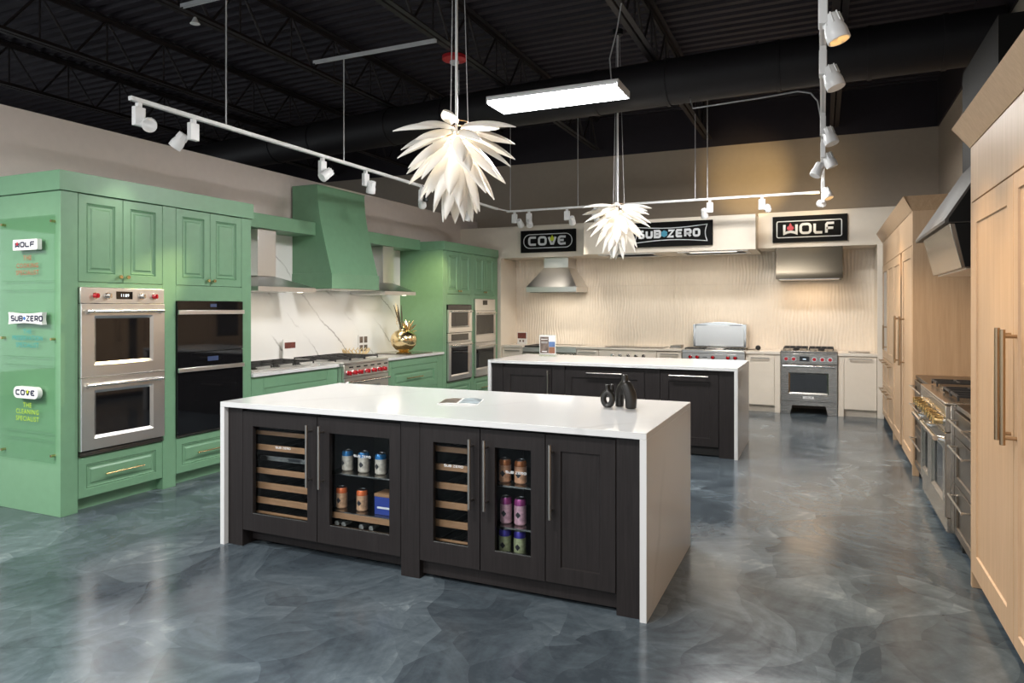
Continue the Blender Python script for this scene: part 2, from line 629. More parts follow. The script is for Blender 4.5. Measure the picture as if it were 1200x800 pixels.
struct('wall_left', MB().box(-5.95, -5.80, 3.256, 11.4, 0, 3.095), M['wall_left'])
wb = struct('wall_back', MB().box(-13, 1.6, 11.4, 11.55, 0, 4.08), M['wall'])
struct('trim_1', MB().box(-13, 1.6, 11.38, 11.55, 4.08, 4.86), M['ceil'])
struct('wall_right', MB().box(1.49, 1.6, -5, 11.4, 0, 4.08), M['wall'])
struct('trim_2', MB().box(1.47, 1.6, -5, 11.38, 4.08, 4.86), M['ceil'])
# far side hall wall, out of the frame, with a window
mb = MB()
mb.box(-13.15, -13, -5, 11.55, 0, 0.4).box(-13.15, -13, -5, 11.55, 2.9, 4.86)
mb.box(-13.15, -13, 6.5, 11.55, 0.4, 2.9).box(-13.15, -13, -5, -2.0, 0.4, 2.9)
struct('wall_far_left', mb, M['wall'])
# shop front behind the camera
mb = MB()
mb.box(-13, 1.6, -5.15, -5, 3.1, 4.86).box(-13, 1.6, -5.15, -5, 0, 0.15)
for x in (-13, -10.2, -7.4, -4.6, -1.8, 1.4):
    mb.box(x, x + 0.12, -5.12, -5.0, 0.15, 3.1)
struct('wall_front', mb, M['joist'])
struct('window_1', MB().box(-12.9, 1.4, -5.09, -5.07, 0.15, 3.1), M['glass'])
struct('window_2', MB().box(-13.09, -13.07, -2.0, 6.5, 0.4, 2.9), M['glass'])

# white surround of the back kitchen: soffit, deep box and columns
CR = M['cream']
struct('trim_3', MB().box(-5.80, -3.40, 10.74, 11.4, 2.362, 2.893), CR, bevel=0.003)
sb = struct('trim_4', MB().box(-3.40, -0.865, 10.32, 11.4, 2.345, 2.842), CR, bevel=0.003)
struct('trim_5', MB().box(-0.865, 1.49, 10.74, 11.4, 2.385, 2.90), CR, bevel=0.003)
struct('trim_6', MB().box(-5.07, -5.0, 10.70, 11.4, 0, 2.36), CR, bevel=0.003)
struct('trim_7', MB().box(0.679, 0.76, 10.72, 11.4, 0, 2.385), CR, bevel=0.003)
# recessed extractor panels in the underside of the box
mb = MB()
mb.rings(FZ(2.345), -3.2, -2.32, 10.42, 11.0, [(0, 0.002), (0, -0.012), (0.05, -0.012), (0.06, 0.0)])
struct('extractor_panel', mb, M['steel'], sb)
mb = MB()
mb.rings(FZ(2.345), -1.98, -0.98, 10.42, 11.0, [(0, 0.002), (0, -0.012), (0.05, -0.012), (0.06, 0.0)])
struct('extractor_panel', mb, M['steel'], sb)
mb = MB()
mb.box(-1.80, -1.14, 10.47, 10.52, 2.330, 2.336)
struct('light_strip', mb, emit('hood_strip_light', (1, 0.93, 0.8), 1.6), sb)

# carved wave panels behind the back counter
def wave_panel(x0, x1, z0, z1):
    nx = int((x1 - x0) / 0.0085)
    nz = 34
    bm = bmesh.new()
    grid = []
    for j in range(nz + 1):
        z = z0 + (z1 - z0) * j / nz
        row = []
        for i in range(nx + 1):
            x = x0 + (x1 - x0) * i / nx
            w = 0.010 * math.sin(3.1 * z + 2.3 * x) + 0.009 * math.sin(8.3 * z - 5.1 * x + 1.0) + 0.006 * math.sin(15.7 * z + 13.0 * x) + 0.004 * math.sin(31 * x + 2.5 * z)
            ph = 2 * PI * (x + w) / 0.047
            amp = 0.72 + 0.28 * math.sin(4.7 * x + 2.9 * z + math.sin(9 * x))
            d = 0.0075 * amp * (0.5 + 0.5 * math.sin(ph)) ** 1.5
            row.append(bm.verts.new((x, 11.352 - d, z)))
        grid.append(row)
    for j in range(nz):
        for i in range(nx):
            bm.faces.new((grid[j][i], grid[j][i + 1], grid[j + 1][i + 1], grid[j + 1][i]))
    # rear sheet and rim give it thickness
    back = [bm.verts.new(p) for p in ((x0, 11.385, z0), (x1, 11.385, z0), (x1, 11.385, z1), (x0, 11.385, z1))]
    bm.faces.new(back)
    bm.faces.new([back[0]] + [back[1]] + grid[0][::-1])
    bm.faces.new([back[3], back[2]] + grid[-1][::-1])
    bm.faces.new([back[0], back[3]] + [r[0] for r in grid][::-1])
    bm.faces.new([back[1], back[2]] + [r[-1] for r in grid][::-1])
    m = MB()
    m.bm.free()
    m.bm = bm
    return m
for x0, x1, z0, z1 in ((-5.0, -2.20, 0.885, 1.885), (-5.0, -2.20, 1.887, 2.40), (-2.198, 0.679, 0.885, 1.885), (-2.198, 0.679, 1.887, 2.40)):
    struct('wave_panel', wave_panel(x0, x1, z0, z1), M['wave'], wb, smooth=60)

# marble sheet behind the green counter
struct('trim_8', MB().box(-5.80, -5.775, 5.094, 8.80, 0.88, 2.50), M['marble'])

# ------------------------------------------------------------------ bar joists
def joist(x, label, y0=1.2, y1=11.3):
    t = thing('bar_joist', label, 'joist', (x, y0, 4.18), 'open web joists under the black deck')
    ch = MB()
    for s in (-1, 1):
        ch.box(x + s * 0.012, x + s * 0.062, y0, y1, 4.18, 4.186)
        ch.box(x + s * 0.012 - 0.003, x + s * 0.012 + 0.003, y0, y1, 4.186, 4.23)
    part('bottom_chord', ch, M['joist'], t)
    ch = MB()
    for s in (-1, 1):
        ch.box(x + s * 0.012, x + s * 0.062, y0, y1, 4.700, 4.708)
        ch.box(x + s * 0.012 - 0.003, x + s * 0.012 + 0.003, y0, y1, 4.65, 4.70)
    part('top_chord', ch, M['joist'], t)
    me1 = MB().cyl((0, 0, 0.02), (0, 0.36, 0.50), 0.014, n=6).mesh('web_rod', M['joist'])
    me2 = MB().cyl((0, 0.36, 0.50), (0, 0.72, 0.02), 0.014, n=6).mesh('web_rod', M['joist'])
    me3 = MB().cyl((0, 0.36, 0.02), (0, 0.36, 0.50), 0.011, n=6).mesh('web_rod', M['joist'])
    k = 0
    while y0 + 0.72 * (k + 1) <= y1:
        for me in (me1, me2, me3):
            inst('web_rod', me, t, Matrix.Translation((0, 0.72 * k, 0)))
        k += 1
for x, lab in ((-8.95, 'black open web joist farthest out beyond the taupe partition wall'),
               (-7.2, 'black open web joist beyond the taupe partition, second from the far side'),
               (-5.25, 'black open web joist running above the green oven cabinets'),
               (-3.48, 'black open web joist running just beside the red ceiling alarm'),
               (-1.66, 'black open web joist passing over the bright strip light'),
               (0.15, 'black open web joist above the warm track lights by the ash cabinets')):
    joist(x, lab)

# ------------------------------------------------------------------ spiral duct
pts = [(-11.5, 8.56, 3.92), (-8.0, 8.10, 3.92), (-3.45, 7.56, 3.92), (-0.84, 7.39, 3.92), (1.44, 7.32, 3.92)]
t = thing('air_duct', 'fat round black air duct crossing under the ceiling', 'duct', (-5.0, 7.8, 3.7))
part('duct_pipe', MB().tube(pts, 0.24, 28), M['duct'], t)
for x in (-7.4, -6.6, -5.2, -4.3, -2.3, -1.5, -0.4, 0.4, 1.0):
    for A, B in zip(pts[:-1], pts[1:]):
        if A[0] <= x <= B[0]:
            f = (x - A[0]) / (B[0] - A[0])
            p = Vector(A).lerp(Vector(B), f)
            d = (Vector(B) - Vector(A)).normalized() * 0.02
            part('duct_collar', MB().cyl(p - d, p + d, 0.25, n=28), M['duct'], t)
for x, y in ((-8.0, 8.10), (-4.4, 7.67), (-0.6, 7.38)):
    part('hanger_strap', MB().box(x - 0.015, x + 0.015, y - 0.06, y - 0.056, 4.10, 4.178), M['duct'], t)

# ================================================================== generic cabinetry
def door_panel(name, F, a0, a1, b0, b1, mat, parent, w=0.085, t=0.02, style='shaker', c=0.0):
    if style == 'shaker':
        r = [(0, c), (0, c + t - 0.002), (0.002, c + t), (w, c + t), (w + 0.004, c + t - 0.009)]
    elif style == 'slab':
        r = [(0, c), (0, c + t - 0.002), (0.002, c + t)]
    else:   # raised and fielded panel with a moulded frame
        r = [(0, c), (0, c + t - 0.002), (0.002, c + t), (w, c + t), (w + 0.006, c + t - 0.010), (w + 0.012, c + t - 0.004),
             (w + 0.020, c + t - 0.012), (w + 0.034, c + t - 0.012), (w + 0.046, c + t - 0.004)]
    return part(name, MB().rings(F, a0, a1, b0, b1, r), mat, parent)

def bar_handle(F, a0, b0, a1, b1, mat, parent, off=0.035, r=0.007, name='handle', c=0.0, ends=0.12, sq=False):
    mb = MB()
    p0, p1 = Vector(F(a0, b0, c + off)), Vector(F(a1, b1, c + off))
    if sq:
        if abs(a1 - a0) > abs(b1 - b0):
            mb.fbox(F, a0, a1, b0 - r, b0 + r, c + off - r, c + off + r)
        else:
            mb.fbox(F, a0 - r, a0 + r, b0, b1, c + off - r, c + off + r)
    else:
        mb.cyl(p0, p1, r, n=12)
    for f in (ends, 1 - ends):
        a, b = a0 + (a1 - a0) * f, b0 + (b1 - b0) * f
        mb.cyl(F(a, b, c), F(a, b, c + off), r * 0.72, n=8)
    return part(name, mb, mat, parent)

def boxes(name, lst, mat, parent, bevel=0):
    for b in lst:
        part(name, MB().box(*b), mat, parent, bevel)

def knob_small(F, a, b, mat, parent):
    mb = MB()
    mb.cyl(F(a, b, 0), F(a, b, 0.016), 0.005, n=8)
    mb.cyl(F(a, b, 0.016), F(a, b, 0.030), 0.016, 0.013, n=12)
    return part('knob', mb, mat, parent)

def dial(F, a, b, c, parent, mat=None, r=0.021, depth=0.03):
    """control knob: steel bezel with a coloured grip"""
    k = part('control_knob', MB().tube([F(a, b, c + 0.004), F(a, b, c + depth - 0.004), F(a, b, c + depth)], [r * 0.86, r * 0.80, r * 0.62], 14), mat or M['red'], parent)
    part('knob_bezel', MB().cyl(F(a, b, c), F(a, b, c + 0.006), r * 1.16, n=16), M['chrome'], k)
    part('knob_grip', MB().fbox(F, a - 0.004, a + 0.004, b - r * 0.75, b + r * 0.75, c + depth - 0.003, c + depth + 0.008), mat or M['red'], k)
    return k

def grate(parent, x0, x1, y0, y1, z, n=3):
    mb = MB()
    w = 0.006
    for i in range(n + 1):
        x = x0 + (x1 - x0) * i / n
        mb.box(x - w, x + w, y0, y1, z, z + 0.014)
    for i in range(3):
        y = y0 + (y1 - y0) * i / 2
        mb.box(x0, x1, y - w, y + w, z, z + 0.014)
    for x in (x0, x1):
        for y in (y0, y1):
            mb.box(x - w, x + w, y - w, y + w, z - 0.022, z)
    return part('grate', mb, M['iron'], parent)

def burner(parent, x, y, z):
    return part('burner', MB().lathe([(0.045, 0), (0.045, 0.008), (0.030, 0.010), (0.030, 0.018), (0.002, 0.020)], (x, y, z), 16), M['iron'], parent)

def oven_door(F, a0, a1, b0, b1, g, c, parent, mat=None, handle=None, hr=0.012, name='oven_door', ho=0.055, hmat=None):
    """framed oven door with a glass inset g=(ga0,ga1,gb0,gb1) and a bar handle at height handle"""
    mat = mat or M['steel']
    mb = MB()
    outer = [F(a0, b0, c), F(a1, b0, c), F(a1, b1, c), F(a0, b1, c)]
    ga0, ga1, gb0, gb1 = g
    def loop(i, cc, gg=False):
        if gg:
            return [F(ga0 - i, gb0 - i, cc), F(ga1 + i, gb0 - i, cc), F(ga1 + i, gb1 + i, cc), F(ga0 - i, gb1 + i, cc)]
        return [F(a0 + i, b0 + i, cc), F(a1 - i, b0 + i, cc), F(a1 - i, b1 - i, cc), F(a0 + i, b1 - i, cc)]
    mb.loft([loop(0, c), loop(0, c + 0.026), loop(0.003, c + 0.03), loop(0.022, c + 0.03, True), loop(0, c + 0.014, True), loop(0, c, True)], wrap=True)
    d = part(name, mb, mat, parent)
    part('oven_glass', MB().fbox(F, ga0 - 0.002, ga1 + 0.002, gb0 - 0.002, gb1 + 0.002, c + 0.004, c + 0.012), M['bglass'], d)
    if handle:
        mb = MB()
        s = (a1 - a0) * 0.04
        mb.cyl(F(a0 + s, handle, c + ho), F(a1 - s, handle, c + ho), hr, n=14)
        for a in (a0 + s + 0.02, a1 - s - 0.02):
            mb.tube([F(a, handle - 0.012, c + 0.028), F(a, handle, c + ho)], [hr * 1.2, hr * 0.9], 10)
        part('handle', mb, hmat or M['chrome'], d)
    return d

# ------------------------------------------------------------------ lettering
def arc(cx, cy, r, a0, a1, n=6, ry=None):
    ry = r if ry is None else ry
    return [(cx + r * math.cos(math.radians(a0 + (a1 - a0) * i / n)), cy + ry * math.sin(math.radians(a0 + (a1 - a0) * i / n))) for i in range(n + 1)]

def rrect(x0, x1, y0, y1, r, n=4):
    return arc(x1 - r, y1 - r, r, 0, 90, n) + arc(x0 + r, y1 - r, r, 90, 180, n) + arc(x0 + r, y0 + r, r, 180, 270, n) + arc(x1 - r, y0 + r, r, 270, 360, n)

GL = {   # squared rounded capitals on a 1 x 1 cell: list of (closed, points)
    'C': [(0, [(1, 1)] + arc(.28, .72, .28, 90, 180) + arc(.28, .28, .28, 180, 270) + [(1, 0)])],
    'O': [(1, rrect(0, 1, 0, 1, .30))],
    'V': [(0, [(0, 1), (.36, .06), (.64, .06), (1, 1)])],
    'E': [(0, [(1, 1), (.12, 1), (0, .88), (0, .12), (.12, 0), (1, 0)]), (0, [(0.02, .5), (.86, .5)])],
    'e': [(0, [(1, .96)] + arc(.34, .66, .34, 90, 180) + arc(.34, .34, .34, 180, 270) + [(1, .04)]), (0, [(0.05, .5), (.72, .5)])],
    'W': [(0, [(0, 1), (0, .0), (.22, .13), (.5, .2), (.78, .13), (1, .0), (1, 1)])],
    'L': [(0, [(0, 1), (0, .14), (.14, 0), (1, 0)])],
    'F': [(0, [(1, 1), (.14, 1), (0, .86), (0, -.06)]), (0, [(0, .46), (.9, .46)])],
    'S': [(0, [(1, 1), (.14, 1), (0, .86), (0, .62), (.14, .5), (.86, .5), (1, .38), (1, .14), (.86, 0), (0, 0)])],
    'U': [(0, [(0, 1), (0, .18), (.16, 0), (.84, 0), (1, .18), (1, 1)])],
    'B': [(1, [(0, 0), (.8, 0), (1, .15), (1, .38), (.86, .5), (1, .62), (1, .85), (.8, 1), (0, 1)]), (0, [(0, .5), (.86, .5)])],
    'Z': [(0, [(0, 1), (1, 1), (0, 0), (1, 0)])],
    'R': [(0, [(0, -.06), (0, 1), (.8, 1), (1, .84), (1, .56), (.8, .42), (.06, .42)]), (0, [(.5, .42), (1, -.05)])],
}
def word(mb, F, s, a, b, h, wl, gap, sw, c0, c1):
    """lettering starting at a (seen left), baseline b, letter height h, width wl"""
    x = a
    for ch in s:
        if ch == ' ':
            x += wl * 0.7
            continue
        for closed, pts in GL[ch]:
            P = [(x + F.s * (sw / 2 + p[0] * (wl - sw)), b + sw / 2 + p[1] * (h - sw)) for p in pts]
            mb.stroke(F, P, sw, c0, c1, bool(closed))
        x += F.s * (wl + gap)
    return x

def flame(F, a, b, h, c0, c1):
    pts = [(0, 0), (.30, .08), (.42, .30), (.30, .62), (.22, .45), (.14, .75), (0, 1.0), (-.14, .75), (-.22, .45), (-.30, .62), (-.42, .30), (-.30, .08)]
    return MB().prism(F, [(a + x * h, b + y * h) for x, y in pts], c0, c1)

def drop(F, a, b, h, c0, c1):
    return MB().prism(F, arc(a, b + h * .36, h * .36, 150, 390, 10) + [(a, b + h)], c0, c1)

def pinched(x0, x1, y0, y1, k=0.06):
    w, h = x1 - x0, y1 - y0
    pts = []
    n = 8
    for i in range(n):
        t = i / n
        pts.append((x0 + w * t, y0 + k * h * 2.0 * math.sin(PI * t)))
    for i in range(n):
        t = i / n
        pts.append((x1 - k * h * 1.6 * math.sin(PI * t), y0 + h * t))
    for i in range(n):
        t = i / n
        pts.append((x1 - w * t, y1 - k * h * 2.0 * math.sin(PI * t)))
    for i in range(n):
        t = i / n
        pts.append((x0 + k * h * 1.6 * math.sin(PI * t), y1 - h * t))
    return pts

# ================================================================== GREEN RUN (face +X)
GX = -5.042
G = FX(GX)
GM = M['green']
# ---- first tall block
t = thing('oven_cabinet', 'near tall sage green cabinet housing two wall oven stacks', 'cabinet', (-5.4, 4.17, 0))
boxes('upright_panel', [(-5.795, GX, 3.256, 3.385, 0, 2.374), (-5.795, GX, 4.108, 4.238, 0, 2.374), (-5.795, GX, 4.974, 5.093, 0, 2.374)], GM, t, 0.002)
boxes('upper_box', [(-5.795, GX - 0.021, 3.386, 4.107, 1.712, 2.374), (-5.795, GX - 0.021, 4.239, 4.973, 1.712, 2.374), (-5.795, GX, 3.386, 4.107, 1.676, 1.712), (-5.795, GX, 4.239, 4.973, 1.580, 1.712)], GM, t, 0.0015)
boxes('lower_box', [(-5.795, GX - 0.021, 3.386, 4.107, 0.098, 0.405), (-5.795, GX - 0.021, 4.239, 4.973, 0.098, 0.405)], GM, t)
boxes('toe_kick', [(-5.795, GX - 0.075, 3.386, 4.107, 0.0, 0.097), (-5.795, GX - 0.075, 4.239, 4.973, 0.0, 0.097)], GM, t)
mb = MB()
mb.box(-5.797, GX + 0.018, 3.238, 5.109, 2.376, 2.520)
part('cornice', mb, GM, t, 0.002)
for a0, a1, ks in ((3.389, 3.746, 1), (3.750, 4.105, -1), (4.242, 4.600, 1), (4.604, 4.971, -1)):
    d = door_panel('door', G, a0, a1, 1.716, 2.370, GM, t, 0.062, 0.02, 'raised', -0.02)
    knob_small(G, (a1 - 0.03) if ks > 0 else (a0 + 0.03), 1.762, M['brass'], d)
for a0, a1 in ((3.389, 4.105), (4.242, 4.971)):
    d = door_panel('drawer', G, a0, a1, 0.100, 0.403, GM, t, 0.058, 0.02, 'raised', -0.02)
    m_ = (a0 + a1) / 2
    bar_handle(G, m_ - 0.165, 0.250, m_ + 0.165, 0.250, M['brass'], d, 0.034, 0.007)

# ---- steel double oven
t = thing('wall_oven', 'stainless double wall oven with red and steel knobs in the near green cabinet', 'oven', (GX, 3.746, 0.41))
a0, a1 = 3.388, 4.105
part('oven_body', MB().box(-5.6, GX, a0 + 0.01, a1 - 0.01, 0.41, 1.672), M['black'], t)
part('control_panel', MB().fbox(G, a0, a1, 1.556, 1.674, 0.001, 0.022), M['steel'], t, 0.003)
for a, m_ in ((3.504, M['red']), (3.604, M['chrome']), (3.896, M['chrome']), (4.010, M['red'])):
    dial(G, a, 1.613, 0.022, t, m_, 0.023, 0.034)
p = part('display', MB().fbox(G, 3.675, 3.814, 1.588, 1.648, 0.0215, 0.024), M['bglass'], t)
part('display_digits', text_mb('11:09', 0.034, G, 3.746, 1.606, 0.024, 0.0245), M['display'], p)
oven_door(G, a0, a1, 1.000, 1.552, (3.512, 3.976, 1.110, 1.440), 0.001, t, handle=1.496)
oven_door(G, a0, a1, 0.452, 0.996, (3.512, 3.976, 0.557, 0.878), 0.001, t, handle=0.940)
mb = MB()
for z in (0.414, 0.424, 0.434):
    mb.fbox(G, a0, a1, z, z + 0.006, 0.001, 0.018)
part('vent_grille', mb, M['steel_dark'], t)

# ---- black glass double oven
t = thing('wall_oven', 'black glass double wall oven with steel bar handles beside the stainless one', 'oven', (GX, 4.606, 0.41))
a0, a1 = 4.240, 4.972
part('oven_body', MB().box(-5.6, GX, a0 + 0.01, a1 - 0.01, 0.41, 1.576), M['black'], t)
p = part('control_panel', MB().fbox(G, a0, a1, 1.505, 1.578, 0.001, 0.016), M['bglass'], t)
part('display', MB().fbox(G, 4.59, 4.66, 1.528, 1.556, 0.016, 0.0175), M['bluedisp'], p)
d = part('oven_door', MB().fbox(G, a0, a1, 1.135, 1.500, 0.001, 0.018), M['bglass'], t, 0.002)
part('handle', MB().fbox(G, a0, a1, 1.462, 1.500, 0.022, 0.040), M['steel'], d, 0.003)
p = part('control_panel', MB().fbox(G, a0, a1, 1.005, 1.130, 0.001, 0.016), M['bglass'], t)
part('display', MB().fbox(G, 4.56, 4.68, 1.045, 1.085, 0.016, 0.0175), M['bluedisp'], p)
d = part('oven_door', MB().fbox(G, a0, a1, 0.432, 1.000, 0.001, 0.018), M['bglass'], t, 0.002)
part('handle', MB().fbox(G, a0, a1, 0.965, 1.002, 0.022, 0.040), M['steel'], d, 0.003)
mb = MB()
for z in (0.412, 0.421):
    mb.fbox(G, a0, a1, z, z + 0.006, 0.001, 0.016)
part('vent_grille', mb, M['steel_dark'], t)

# ---- acrylic panel on the end of the block
EY = FY(3.236)
t = thing('acrylic_panel', 'clear acrylic display panel on standoffs at the green cabinet end', 'display panel', (-5.37, 3.236, 0.39))
part('sheet', MB().fbox(EY, -5.745, -5.075, 0.393, 2.196, -0.004, 0.004), M['acrylic'], t)
for a in (-5.69, -5.105):
    for b in (0.446, 1.293, 2.150):
        part('standoff', MB().cyl(EY(a, b, -0.0195), EY(a, b, 0.012), 0.010, n=12), M['brass'], t)
part('lettering', text_mb('THE', 0.050, EY, -5.385, 1.874, 0.004, 0.005, 1.15), M['orange_t'], t)
part('lettering', text_mb('COOKING', 0.050, EY, -5.385, 1.817, 0.004, 0.005, 1.15), M['orange_t'], t)
part('lettering', text_mb('SPECIALIST', 0.050, EY, -5.385, 1.765, 0.004, 0.005, 1.12), M['orange_t'], t)
part('lettering', text_mb('THE', 0.050, EY, -5.385, 1.328, 0.004, 0.005, 1.15), M['teal_t'], t)
part('lettering', text_mb('PRESERVATION', 0.050, EY, -5.385, 1.280, 0.004, 0.005, 1.06), M['teal_t'], t)
part('lettering', text_mb('SPECIALIST', 0.050, EY, -5.385, 1.228, 0.004, 0.005, 1.12), M['teal_t'], t)
part('lettering', text_mb('THE', 0.050, EY, -5.385, 0.783, 0.004, 0.005, 1.15), M['lime_t'], t)
part('lettering', text_mb('CLEANING', 0.050, EY, -5.385, 0.734, 0.004, 0.005, 1.15), M['lime_t'], t)
part('lettering', text_mb('SPECIALIST', 0.050, EY, -5.385, 0.682, 0.004, 0.005, 1.12), M['lime_t'], t)
mb = MB()
for z in (1.718, 1.652, 1.158, 1.096, 0.608, 0.552):
    mb.fbox(EY, -5.68, -5.09, z - 0.0015, z + 0.0015, 0.004, 0.005)
part('etched_line', mb, M['grey_t'], t)

t = thing('sign_plate', 'small white plate with navy letters and red flame, top of three', 'sign', (-5.355, 3.2, 1.945))
E2 = FY(3.196)
part('plate', MB().prism(E2, rrect(-5.498, -5.212, 1.945, 2.024, 0.008), -0.034, 0.0), M['white'], t)
mb = MB()
word(mb, E2, 'WOLF', -5.470, 1.965, 0.042, 0.052, 0.007, 0.011, 0.0, 0.002)
part('lettering', mb, M['navy'], t)
part('flame', flame(E2, -5.444, 1.980, 0.030, 0.0, 0.003), M['signred'], t)
t = thing('sign_plate', 'small white pinched plate with black letters and blue dot, middle of three', 'sign', (-5.355, 3.2, 1.40))
part('plate', MB().prism(E2, pinched(-5.553, -5.155, 1.398, 1.488), -0.034, 0.0), M['white'], t)
mb = MB()
x = word(mb, E2, 'SUB', -5.520, 1.420, 0.045, 0.043, 0.006, 0.011, 0.0, 0.002)
word(mb, E2, 'ZERO', x + 0.034, 1.420, 0.045, 0.043, 0.006, 0.011, 0.0, 0.002)
part('lettering', mb, M['navy'], t)
part('dot', MB().cyl(E2(x + 0.014, 1.443, 0.0), E2(x + 0.014, 1.443, 0.003), 0.013, n=8), M['deepblue'], t)
t = thing('sign_plate', 'small white capsule plate with black letters and lime drop, lowest of three', 'sign', (-5.345, 3.2, 0.86))
part('plate', MB().prism(E2, rrect(-5.490, -5.204, 0.855, 0.940, 0.042, 6), -0.034, 0.0), M['white'], t)
mb = MB()
word(mb, E2, 'COVe', -5.462, 0.876, 0.043, 0.050, 0.008, 0.011, 0.0, 0.002)
part('lettering', mb, M['navy'], t)
part('drop', drop(E2, -5.321, 0.892, 0.030, 0.0, 0.003), M['signlime'], t)

# ---- base cabinets between the tall blocks
BG = FX(GX - 0.02)
t = thing('base_cabinet', 'green base cabinet with wide drawers under the gas cooktop', 'cabinet', (-5.4, 5.75, 0))
part('carcass', MB().box(-5.77, GX - 0.021, 5.096, 6.400, 0.10, 0.846), GM, t)
part('toe_kick', MB().box(-5.77, GX - 0.09, 5.096, 6.400, 0.0, 0.10), GM, t)
part('filler', MB().fbox(BG, 5.096, 5.256, 0.10, 0.846, 0.0, 0.02), GM, t)
part('filler', MB().fbox(BG, 6.222, 6.400, 0.10, 0.846, 0.0, 0.02), GM, t)
for b0, b1 in ((0.726, 0.842), (0.42, 0.722), (0.105, 0.416)):
    d = door_panel('drawer', BG, 5.260, 6.218, b0, b1, GM, t, 0.03 if b1 > 0.8 else 0.06, 0.02, 'slab' if b1 > 0.8 else 'raised')
    if b1 < 0.8:
        bar_handle(BG, 5.56, b1 - 0.1, 5.92, b1 - 0.1, M['brass'], d, 0.036, 0.007, c=0.02)
t = thing('base_cabinet', 'green base cabinet with brass pulls under the gold vase', 'cabinet', (-5.4, 8.05, 0))
part('carcass', MB().box(-5.77, GX - 0.021, 7.300, 8.795, 0.10, 0.846), GM, t)
part('toe_kick', MB().box(-5.77, GX - 0.09, 7.300, 8.795, 0.0, 0.10), GM, t)
part('filler', MB().fbox(BG, 7.300, 7.480, 0.10, 0.846, 0.0, 0.02), GM, t)
part('filler', MB().fbox(BG, 8.640, 8.795, 0.10, 0.846, 0.0, 0.02), GM, t)
for b0, b1 in ((0.748, 0.842), (0.43, 0.744), (0.105, 0.426)):
    d = door_panel('drawer', BG, 7.484, 8.636, b0, b1, GM, t, 0.075, 0.02, 'slab' if b1 > 0.8 else 'raised')
    if b1 < 0.8:
        bar_handle(BG, 7.80, (b0 + b1) / 2, 8.20, (b0 + b1) / 2, M['brass'], d, 0.036, 0.007, c=0.02)
solo('worktop', MB().box(-5.774, -5.015, 5.096, 6.402, 0.848, 0.882), M['quartz'], 'white quartz worktop piece carrying the gas cooktop by the green cabinet', 'worktop', (-5.4, 5.75, 0.848), bevel=0.003)
solo('worktop', MB().box(-5.774, -5.015, 7.298, 8.797, 0.848, 0.882), M['quartz'], 'white quartz worktop piece carrying the round gold vase', 'worktop', (-5.4, 8.05, 0.848), bevel=0.003)

# gas cooktop
t = thing('gas_cooktop', 'black gas cooktop set in the white worktop beside the green tower', 'cooktop', (-5.42, 5.75, 0.883))
part('tray', MB().box(-5.70, -5.14, 5.20, 6.22, 0.8825, 0.894), M['steel'], t, 0.003)
for i in range(3):
    y0 = 5.24 + i * 0.325
    grate(t, -5.66, -5.20, y0, y0 + 0.29, 0.925)
    burner(t, -5.55, y0 + 0.145, 0.894)
    burner(t, -5.31, y0 + 0.145, 0.894)

# range between the worktops
t = thing('gas_range', 'stainless range with a row of red knobs among green drawers', 'range', (-5.4, 6.85, 0))
R = FX(-4.985)
a0, a1 = 6.408, 7.292
part('body', MB().box(-5.77, -4.990, a0, a1, 0.10, 0.868), M['steel'], t)
part('cooktop_tray', MB().box(-5.77, -4.955, a0, a1, 0.870, 0.897), M['steel'], t, 0.006)
part('control_panel', MB().fbox(R, a0, a1, 0.725, 0.866, -0.002, 0.03), M['steel'], t, 0.004)
mb = MB()
for k in range(6):
    y = 6.50 + k * 0.138
    mb.fbox(R, y, y + 0.075, 0.826, 0.842, 0.030, 0.0315)
part('vent_slot', mb, M['black'], t)
for y in (6.478, 6.587, 6.690, 6.830, 6.965, 7.085, 7.178):
    dial(R, y, 0.772, 0.03, t, M['red'], 0.030, 0.045)
oven_door(R, a0 + 0.005, a1 - 0.005, 0.20, 0.715, (6.60, 7.10, 0.32, 0.58), 0.0, t, handle=0.665, hr=0.016, ho=0.075)
part('kick_panel', MB().fbox(R, a0, a1, 0.10, 0.195, 0.0, 0.02), M['steel'], t)
boxes('foot', [(-5.6, -5.5, a0 + .05, a0 + .1, 0, .1), (-5.6, -5.5, a1 - .1, a1 - .05, 0, .1), (-5.1, -5.05, a0 + .05, a0 + .1, 0, .1), (-5.1, -5.05, a1 - .1, a1 - .05, 0, .1)], M['black'], t)
for i in range(3):
    y0 = a0 + 0.03 + i * 0.28
    grate(t, -5.70, -5.10, y0, y0 + 0.262, 0.921, 4)
    burner(t, -5.54, y0 + 0.13, 0.897)
    burner(t, -5.26, y0 + 0.13, 0.897)

# ---- valance boards
solo('valance', MB().box(-5.773, -5.423, 5.112, 6.483, 2.367, 2.517), GM, 'green boxed valance between the near tower and the green hood', 'valance', (-5.6, 5.8, 2.367), bevel=0.002)
solo('valance', MB().box(-5.773, -5.423, 7.408, 8.800, 2.367, 2.517), GM, 'green boxed valance between the green hood and the far tower', 'valance', (-5.6, 8.1, 2.367), bevel=0.002)

